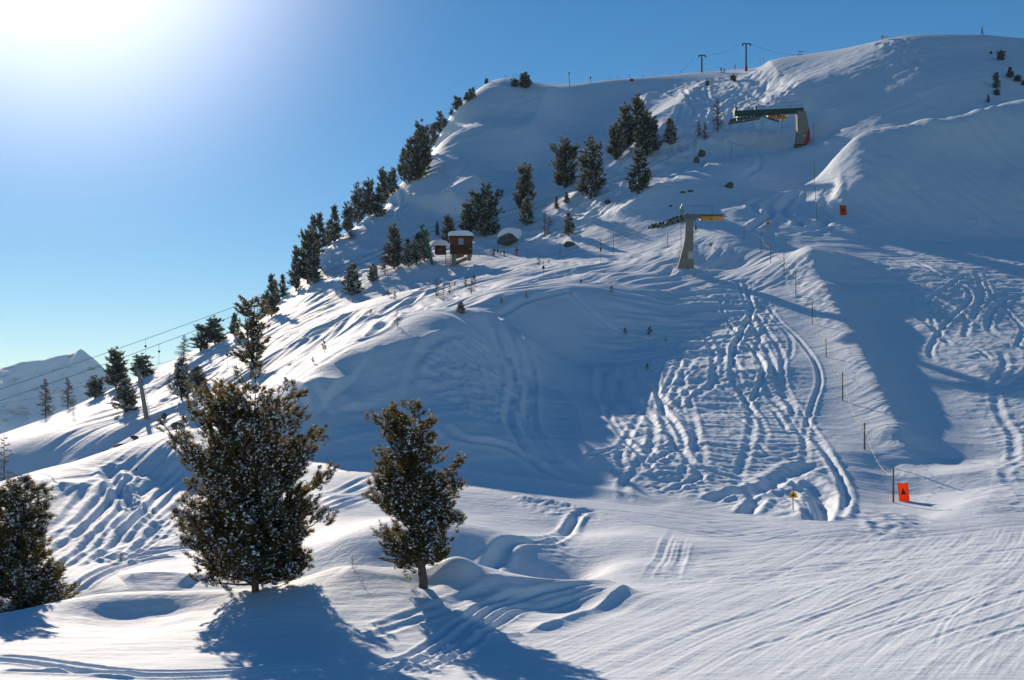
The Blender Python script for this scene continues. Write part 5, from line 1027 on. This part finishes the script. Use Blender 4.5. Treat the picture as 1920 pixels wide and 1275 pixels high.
    m = MB(); m.box((4 * k, -1.33, 8 * k), (4.5 * k, .06, 9 * k)); m.build('door', M['slate'], r2); m = MB(); m.box((1.2 * k, -1.34, 8 * k), (2.0 * k, .06, 8 * k)); m.build('notice', M['mast'], r2)
hut()

# ------------------------------------------------------------------ marker poles, ropes, mats, signs
PG = 'marker poles down the piste edge'
def pole(px, yb, yt, lab, lean=0, rad=.07, first=[None]):
    pos = at(px, yb, None, .15); h = (yb - yt) / F * pos.y + .15
    if first[0] is None:
        r = empty('marker_pole', pos, 0, lab, 'pole', PG); m = MB(); m.tube([(0, 0, 0), (.006, 0, .5), (0, 0, 1.0)], [rad * 1.1, rad, rad * .85], 8); m.build('shaft', M['pole'], r); m = MB(); m.box((.06, 0, .93), (.12, .04, .02)); m.build('rope_hook', M['steel'], r); first[0] = r; r.scale = (1, 1, h)
    else: r = copy_thing(first[0], pos, px, (max(.7, min(1, 100 / pos.y * 1.1)),) * 2 + (h,), lab)
    r.rotation_euler.y = lean; return pos + Vector((math.sin(lean) * h, 0, h * math.cos(lean))), pos
PL = [(1675, 942, 878, 'thickest nearest piste pole, standing beside the large orange mat'), (1621, 843, 793, 'second piste pole up from the large orange mat'), (1580, 751, 698, 'third piste pole up from the large orange mat'), (1549, 669, 635, 'fourth piste pole up from the large orange mat, a short one'), (1523, 608, 561, 'fifth piste pole up from the large orange mat'), (1492, 553, 512, 'sixth piste pole up from the large orange mat'), (1470, 515, 473, 'seventh piste pole up from the large orange mat'), (1445, 493, 455, 'eighth piste pole up, where the edge line bends left'), (1427, 475, 435, 'ninth piste pole up, right of the one below the small yellow sign'), (1395, 448, 409, 'piste pole left of the small yellow sign on the traverse'),
      (1252, 464, 429, 'piste pole just left of the concrete lift tower'), (1150, 476, 436, 'lone piste pole midway between boulder shelter and concrete tower'), (1050, 480, 450, 'piste pole below the yellowish larches'), (990, 489, 467, 'piste pole below the boulder shelter'), (925, 480, 463, 'short pole between the hut and the skiers'), (1531, 410, 381, 'thin pole, lowest of the tall line above the deep turns'), (1529, 375, 351, 'thin pole, second up the line above the deep turns'), (1527, 343, 300, 'thin pole, third up the line in the shaded face'), (1525, 273, 231, 'thin pole beside the green lift station pillar'), (1372, 286, 272, 'small pole on the bright spine left of the station'), (1164, 310, 304, 'stub of a pole under the big upper grove')]
tops = [pole(a, b, c, l) for a, b, c, l in PL]
def rope(i, j, f0, f1, sag, label, drop=0):
    a = tops[i][1].lerp(tops[i][0], f0); b = tops[j][1].lerp(tops[j][0], f1); r = empty('pennant_rope', a, 0, label, 'rope', 'pennant ropes between the piste poles'); n = 24; pts = []
    for q_ in range(n + 1):
        t = q_ / n; p_ = a.lerp(b, t) - Vector((0, 0, 4 * sag * t * (1 - t))); pts.append(p_ - a)
    m = MB(); m.tube(pts, .006, 4, False); m.build('rope', M['steel'], r)
    for q_ in range(2, n, 4):
        m = MB(); p_ = pts[q_]; m.add([p_ + Vector((-.09, 0, 0)), p_ + Vector((.09, .01, 0)), p_ + Vector((.0, .03, -.2)), p_ + Vector((-.09, .012, 0)), p_ + Vector((.09, .022, 0)), p_ + Vector((.0, .042, -.2))], [(0, 1, 2), (5, 4, 3), (0, 3, 4, 1), (1, 4, 5, 2), (2, 5, 3, 0)]); m.build('pennant', M['yellow'], r)
for i in range(9): rope(i, i + 1, .8, .8, 1.0 if i < 3 else .6, 'sagging pennant rope between %s' % ('the pole by the orange mat and the next one up', 'the second and third poles', 'the third and fourth poles', 'the fourth and fifth poles', 'the fifth and sixth poles', 'the sixth and seventh poles', 'the seventh and eighth poles', 'the eighth and ninth poles', 'the ninth pole and the one by the yellow sign')[i])
def crash_mat(px, yb, yt, wpx, label, ang, tilt):
    pos = at(px, yb, None, .1); k = pos.y / F; W, Hh = wpx * k, (yb - yt) * k + .1; r = empty('safety_mat', pos, math.radians(ang), label, 'safety mat', 'orange safety mats'); n = 8; m = MB(); g = lambda u, v, o: ((u - .5) * W + tilt * v * W, .12 * math.sin(u * 3.1) * math.sin(v * 2.6) + o - .10 * Hh * (1 - v), v * Hh + .03 * math.sin(u * 9) * v)
    vs = [g(i / n, j / n, o) for o in (0, .09) for j in range(n + 1) for i in range(n + 1)]; N = (n + 1) ** 2; fs = []
    for o in (0, N): fs += [(o + j * (n + 1) + i, o + j * (n + 1) + i + 1, o + (j + 1) * (n + 1) + i + 1, o + (j + 1) * (n + 1) + i) for j in range(n) for i in range(n)]
    rim = [i for i in range(n + 1)] + [(j) * (n + 1) + n for j in range(1, n + 1)] + [n * (n + 1) + i for i in range(n - 1, -1, -1)] + [j * (n + 1) for j in range(n - 1, 0, -1)]; fs += [(rim[i], rim[(i + 1) % len(rim)], rim[(i + 1) % len(rim)] + N, rim[i] + N) for i in range(len(rim))]
    m.add(vs, fs); m.build('mat', M['cloth'], r, True)
    m = MB(); e = .012
    a, b, c = g(.24, .40, -e - .02), g(.76, .40, -e - .02), g(.5, .78, -e - .02); m.add([a, b, c, (a[0], a[1] + e, a[2]), (b[0], b[1] + e, b[2]), (c[0], c[1] + e, c[2])], [(0, 1, 2), (5, 4, 3), (0, 3, 4, 1), (1, 4, 5, 2), (2, 5, 3, 0)]); m.build('triangle_symbol', M['black'], r)
    m = MB()
    for u in (0, 1): p0 = g(u, 0, .04); p1 = g(u, 1.12, .04); m.tube([p0, p1], .025, 6)
    m.build('stake', M['orange'], r)
crash_mat(1695, 939, 906, 19, 'large orange safety mat with a dark warning triangle, at the foot of the pole line', 6, -.12); crash_mat(1581, 403, 385, 12, 'small orange safety mat with a dark warning triangle, right of the deep turns', 4, -.06)
def warn_sign(px, yb, yt, label):
    pos = at(px, yb, None, .1); k = pos.y / F; h = (yb - yt) * k + .1; r = empty('warning_sign', pos, 0, label, 'sign', 'yellow warning signs'); m = MB(); m.tube([(0, 0, 0), (0, 0, h)], .035, 8); m.build('post', M['pole'], r); s_ = h * .2
    m = MB(); m.prism([(-s_, h * .56), (s_, h * .56), (s_ * .55, h * .74), (0, h * .86), (-s_ * .55, h * .74)], -.05, -.02); b = m.build('board', M['yellow'], r); m = MB(); m.prism([(-s_ * .35, h * .61), (s_ * .35, h * .61), (0, h * .74)], -.062, -.052); m.build('triangle_symbol', M['black'], r)
warn_sign(1487, 956, 913, 'yellow triangular warning sign on a post at the foot of the tracked bowl'); warn_sign(1440, 436, 409, 'small yellow triangular warning sign on the traverse')
O = at(1148, 533, None, 0)
m = empty('notice_post', at(1088, 533, None, .05), 0, 'little dark notice on a post at the crest of the shaded bowl', 'sign'); k = m.location.y / F; a = MB(); a.tube([(0, 0, 0), (0, 0, 11 * k)], .04, 6); a.build('post', M['pole'], m); a = MB(); a.box((1.5 * k, 0, 7 * k), (4.5 * k, .06, 4.5 * k)); a.build('board', M['slate'], m)
O = at(1654, 76, None, .1); r = empty('summit_board', O, 0, 'white and red board on the brow of the upper right summit', 'sign'); k = O.y / F; m = MB(); m.box((4 * k, 0, 7 * k), (9 * k, .15, 5 * k)); m.build('panel', M['white'], r); m = MB(); m.box((-.6 * k, -.09, 7 * k), (2.2 * k, .1, 5.6 * k)); m.build('red_edge', M['red'], r); m = MB(); m.tube([(0, 0, 0), (0, 0, 6 * k)], .06, 6); m.tube([(7 * k, 0, 0), (7 * k, 0, 6 * k)], .06, 6); m.build('legs', M['pole'], r)
# thin posts along the skyline
FG = 'thin fence posts on the skyline'; fp = None
for i, (px, h) in enumerate(((1143, 7), (1158, 6), (1180, 8), (1206, 7), (1226, 9), (1256, 9), (1275, 7), (963, 8), (969, 9), (974, 8), (948, 7), (1425, 17), (1431, 14))):
    lab = ('thin post on the flat central skyline, %s from the left' % ('first', 'second', 'third', 'fourth', 'fifth', 'sixth', 'seventh')[i]) if i < 7 else ('thin post on the rounded summit, %s from the left' % {963: 'second', 969: 'third', 974: 'fourth', 948: 'first'}[px] if px < 1000 else 'thin post right of the tallest skyline mast, %s of two' % ('taller' if px == 1425 else 'shorter'))
    pos = at(px, 0, None, .3); k = pos.y / F
    if fp is None: mm = MB(); mm.tube([(0, 0, 0), (0, 0, 1)], .07, 6); fp = mm.build('fence_post', M['dark']); tag(fp, lab, 'post', FG); o = fp
    else: o = fp.copy(); link(o); o['label'] = lab
    o.location = pos; o.scale = (1, 1, h * k + .3)
O = at(1068, 162, None, .3); k = O.y / F; r = empty('snow_gun', O, 0, 'slim snow lance standing on the skyline right of the rounded summit', 'snow lance'); m = MB(); m.tube([(0, 0, 0), (-.2, 0, 26 * k)], [.16, .1], 6); m.build('lance', M['steel'], r); m = MB(); m.tube([(-.5, 0, 26 * k), (.1, 0, 26.5 * k)], .3, 8); m.build('head', M['steel'], r)
O = at(1107, 155, None, .3); r = empty('snow_gun', O, 0, 'shorter snow lance on the skyline, left of the fence posts', 'snow lance'); m = MB(); m.tube([(0, 0, 0), (0, 0, 10 * k)], .12, 6); m.build('lance', M['steel'], r); m = MB(); m.box((0, 0, 11 * k), (.6, .4, .6)); m.build('head', M['dark'], r, bevel=.1)
O = at(1184, 152, None, .1); m = MB(); n = 10; m.add([(math.cos(2 * math.pi * i / n) * 1.0, math.sin(2 * math.pi * i / n) * .8, 0) for i in range(n)] + [(math.cos(2 * math.pi * i / n) * .75, math.sin(2 * math.pi * i / n) * .6, .8) for i in range(n)], [tuple(range(n))[::-1], tuple(range(n, 2 * n))] + [(i, (i + 1) % n, n + (i + 1) % n, n + i) for i in range(n)]); o = m.build('padded_cushion', M['red'], None, bevel=.1); o.location = O; tag(o, 'red padded cushion lying on the central skyline', 'cushion')

# ------------------------------------------------------------------ people
def person(px, yb, hp, label, top, legs, pose='stand', face=0, skis=True, d=None, poles=True, helmet='slate'):
    pos = at(px, yb, d, .0); hgt = hp / F * pos.y; r = empty('person', pos, math.radians(face), label, 'person'); s = hgt / 1.8
    st = {'stand': ((.10, 0), (-.10, 0)), 'walk': ((.08, -.28), (-.08, .26)), 'ski': ((.12, -.04), (-.12, .08))}[pose]
    J = {'pel': (0, .02, .95), 'ab': (0, 0, 1.12), 'ch': (0, -.02, 1.36), 'nk': (0, -.03, 1.53), 'hd': (0, -.05, 1.66), 'top': (0, -.04, 1.76)}
    V = []; Rr = []; Eg = []
    def v(p, r_): V.append(Vector(p) * s); Rr.append(r_ * s); return len(V) - 1
    pel = v(J['pel'], .155); ab = v(J['ab'], .15); ch = v(J['ch'], .17); nk = v(J['nk'], .07); hd = v(J['hd'], .105); tp = v(J['top'], .09); Eg += [(pel, ab), (ab, ch), (ch, nk), (nk, hd), (hd, tp)]
    for sx, (fx, fy) in zip((1, -1), st):
        hip = v((.10 * sx, .02, .88), .115); kn = v((.11 * sx, fy * .5 - .08, .50), .08); an = v((fx, fy, .10), .055); to = v((fx, fy - .17, .05), .05); Eg += [(pel, hip), (hip, kn), (kn, an), (an, to)]
        sh = v((.20 * sx, -.01, 1.43), .08); el = v((.31 * sx, .02, 1.17), .058); wr = v((.30 * sx, -.22, 1.03), .042); hn = v((.29 * sx, -.31, 1.02), .045); Eg += [(ch, sh), (sh, el), (el, wr), (wr, hn)]
    me = bpy.data.meshes.new('body'); me.from_pydata(V, Eg, []); o = link(bpy.data.objects.new('body', me)); o.parent = r
    md = o.modifiers.new('skin', 'SKIN'); md.use_smooth_shade = True
    for i, sv in enumerate(me.skin_vertices[0].data): sv.radius = (Rr[i], Rr[i] * .85); sv.use_root = (i == pel)
    o.modifiers.new('sub', 'SUBSURF').render_levels = 1
    dg = bpy.context.evaluated_depsgraph_get(); ev = bpy.data.meshes.new_from_object(o.evaluated_get(dg)); o.modifiers.clear(); o.data = ev; ev.materials.clear()
    for mm in (M[top], M[legs], M['skin'], M['rubber']): ev.materials.append(mm)
    for f in ev.polygons: z = f.center.z / s; f.material_index = 3 if z < .14 else 1 if z < .93 else 0 if z < 1.52 else 2; f.use_smooth = True
    m = MB(); c = Vector((0, -.02, 1.70)) * s
    for zz, rr in ((-.05, .118), (0, .128), (.06, .115), (.11, .07)):
        pass
    ring = [[(c.x + math.cos(a) * rr * s, c.y + math.sin(a) * rr * 1.12 * s, c.z + zz * s) for a in np.linspace(0, 2 * math.pi, 10, endpoint=False)] for zz, rr in ((-.03, .122), (.03, .128), (.09, .10), (.125, .05))]
    m.add([p for g in ring for p in g], [(i * 10 + j, i * 10 + (j + 1) % 10, (i + 1) * 10 + (j + 1) % 10, (i + 1) * 10 + j) for i in range(3) for j in range(10)] + [tuple(range(30, 40))]); m.build('helmet', M[helmet], r, True)
    if skis:
        for (fx, fy) in st: m = MB(); m.box((fx * s, (fy - .1) * s, .02 * s), (.09 * s, 1.65 * s, .03 * s)); m.beam(Vector((fx, fy - .92, .02)) * s, Vector((fx, fy - 1.08, .1)) * s, .085 * s, .025 * s); m.build('ski', M['red' if legs == 'navy' else 'slate'], r)
    if poles:
        for sx in (1, -1): m = MB(); m.tube([Vector((.29 * sx, -.32, 1.10)) * s, Vector((.36 * sx, -.05, .04)) * s], .014 * s, 5); m.tube([Vector((.355 * sx, -.07, .10)) * s, Vector((.356 * sx, -.067, .115)) * s], .045 * s, 8); m.build('ski_pole', M['steel'], r)
    return r
person(1841, 66, 15.5, 'lone dark-clad walker with poles on the top right skyline', 'navy', 'navy', 'walk', 70, False)
person(1352, 137, 11, 'dark-clad skier on the skyline between the two T masts, left of a close pair', 'navy', 'slate', 'ski', 30); person(1358, 137, 9, 'shorter skier on the skyline, right of the close pair between the T masts', 'teal', 'navy', 'ski', -20); person(1378, 130, 11, 'dark skier on the skyline directly left of the tallest mast', 'slate', 'navy', 'ski', 100)
person(968.5, 478, 17, 'skier in a long red suit standing apart right of the group by the hut', 'red', 'red', 'stand', 10, False, 238); person(945, 478, 13, 'dark-clad skier at the right end of the group by the hut', 'navy', 'slate', 'ski', 60, True, 238); person(938, 478, 12, 'skier in a tan jacket in the middle of the group by the hut', 'tan', 'navy', 'ski', 120, True, 240); person(933, 477.5, 13, 'crouching dark skier in the middle of the group by the hut', 'slate', 'navy', 'walk', 70, True, 242); person(927, 477.5, 14, 'skier in a teal jacket at the left end of the group by the hut', 'teal', 'slate', 'stand', -40, True, 240)
person(898, 477, 11, 'small skier in tan clothes standing just right of the log hut', 'tan', 'tan', 'stand', 0, True, 238)
O = at(917, 478, 240, .05); k = 240 / F; r = empty('info_board', O, 0, 'pale information board left of the group of skiers by the hut', 'sign'); m = MB(); m.prism([(-3 * k, 1.5 * k), (3 * k, 1.5 * k), (3 * k, 10 * k), (1.5 * k, 12 * k), (-2 * k, 11.5 * k), (-3 * k, 9.5 * k)], -.05, .05); m.build('panel', M['white'], r); m = MB(); m.tube([(-2.7 * k, .1, 0), (-2.7 * k, .1, 11 * k)], .05, 6); m.tube([(2.7 * k, .1, 0), (2.7 * k, .1, 11 * k)], .05, 6); m.build('frame', M['pole'], r)
o = at(904, 470, 240, .05)
r = empty('lane_marker', at(904, 478, 240, .05), 0, 'thin marker with a small white ball right of the log hut', 'marker'); m = MB(); m.tube([(0, 0, 0), (0, 0, 9 * k)], .03, 5); m.build('post', M['red'], r); m = MB(); m.tube([(0, 0, 8.5 * k), (0, 0, 9 * k), (0, 0, 9.6 * k), (0, 0, 10 * k)], [.05, .14, .14, .05], 8); m.build('ball', M['white'], r)

# thin mountain air between here and the far peak
m = bpy.data.materials.new('haze'); m.use_nodes = True; nt = m.node_tree; nt.nodes.clear(); ou = nt.nodes.new('ShaderNodeOutputMaterial'); pv = nt.nodes.new('ShaderNodeVolumePrincipled')
pv.inputs['Color'].default_value = (.50, .76, 1, 1); pv.inputs['Density'].default_value = 0.00004; pv.inputs['Anisotropy'].default_value = .25; nt.links.new(pv.outputs[0], ou.inputs['Volume'])
b = MB(); b.box((0, 2900, -250), (14000, 6800, 1300)); hz = b.build('haze', m); tag(hz, kind='stuff')
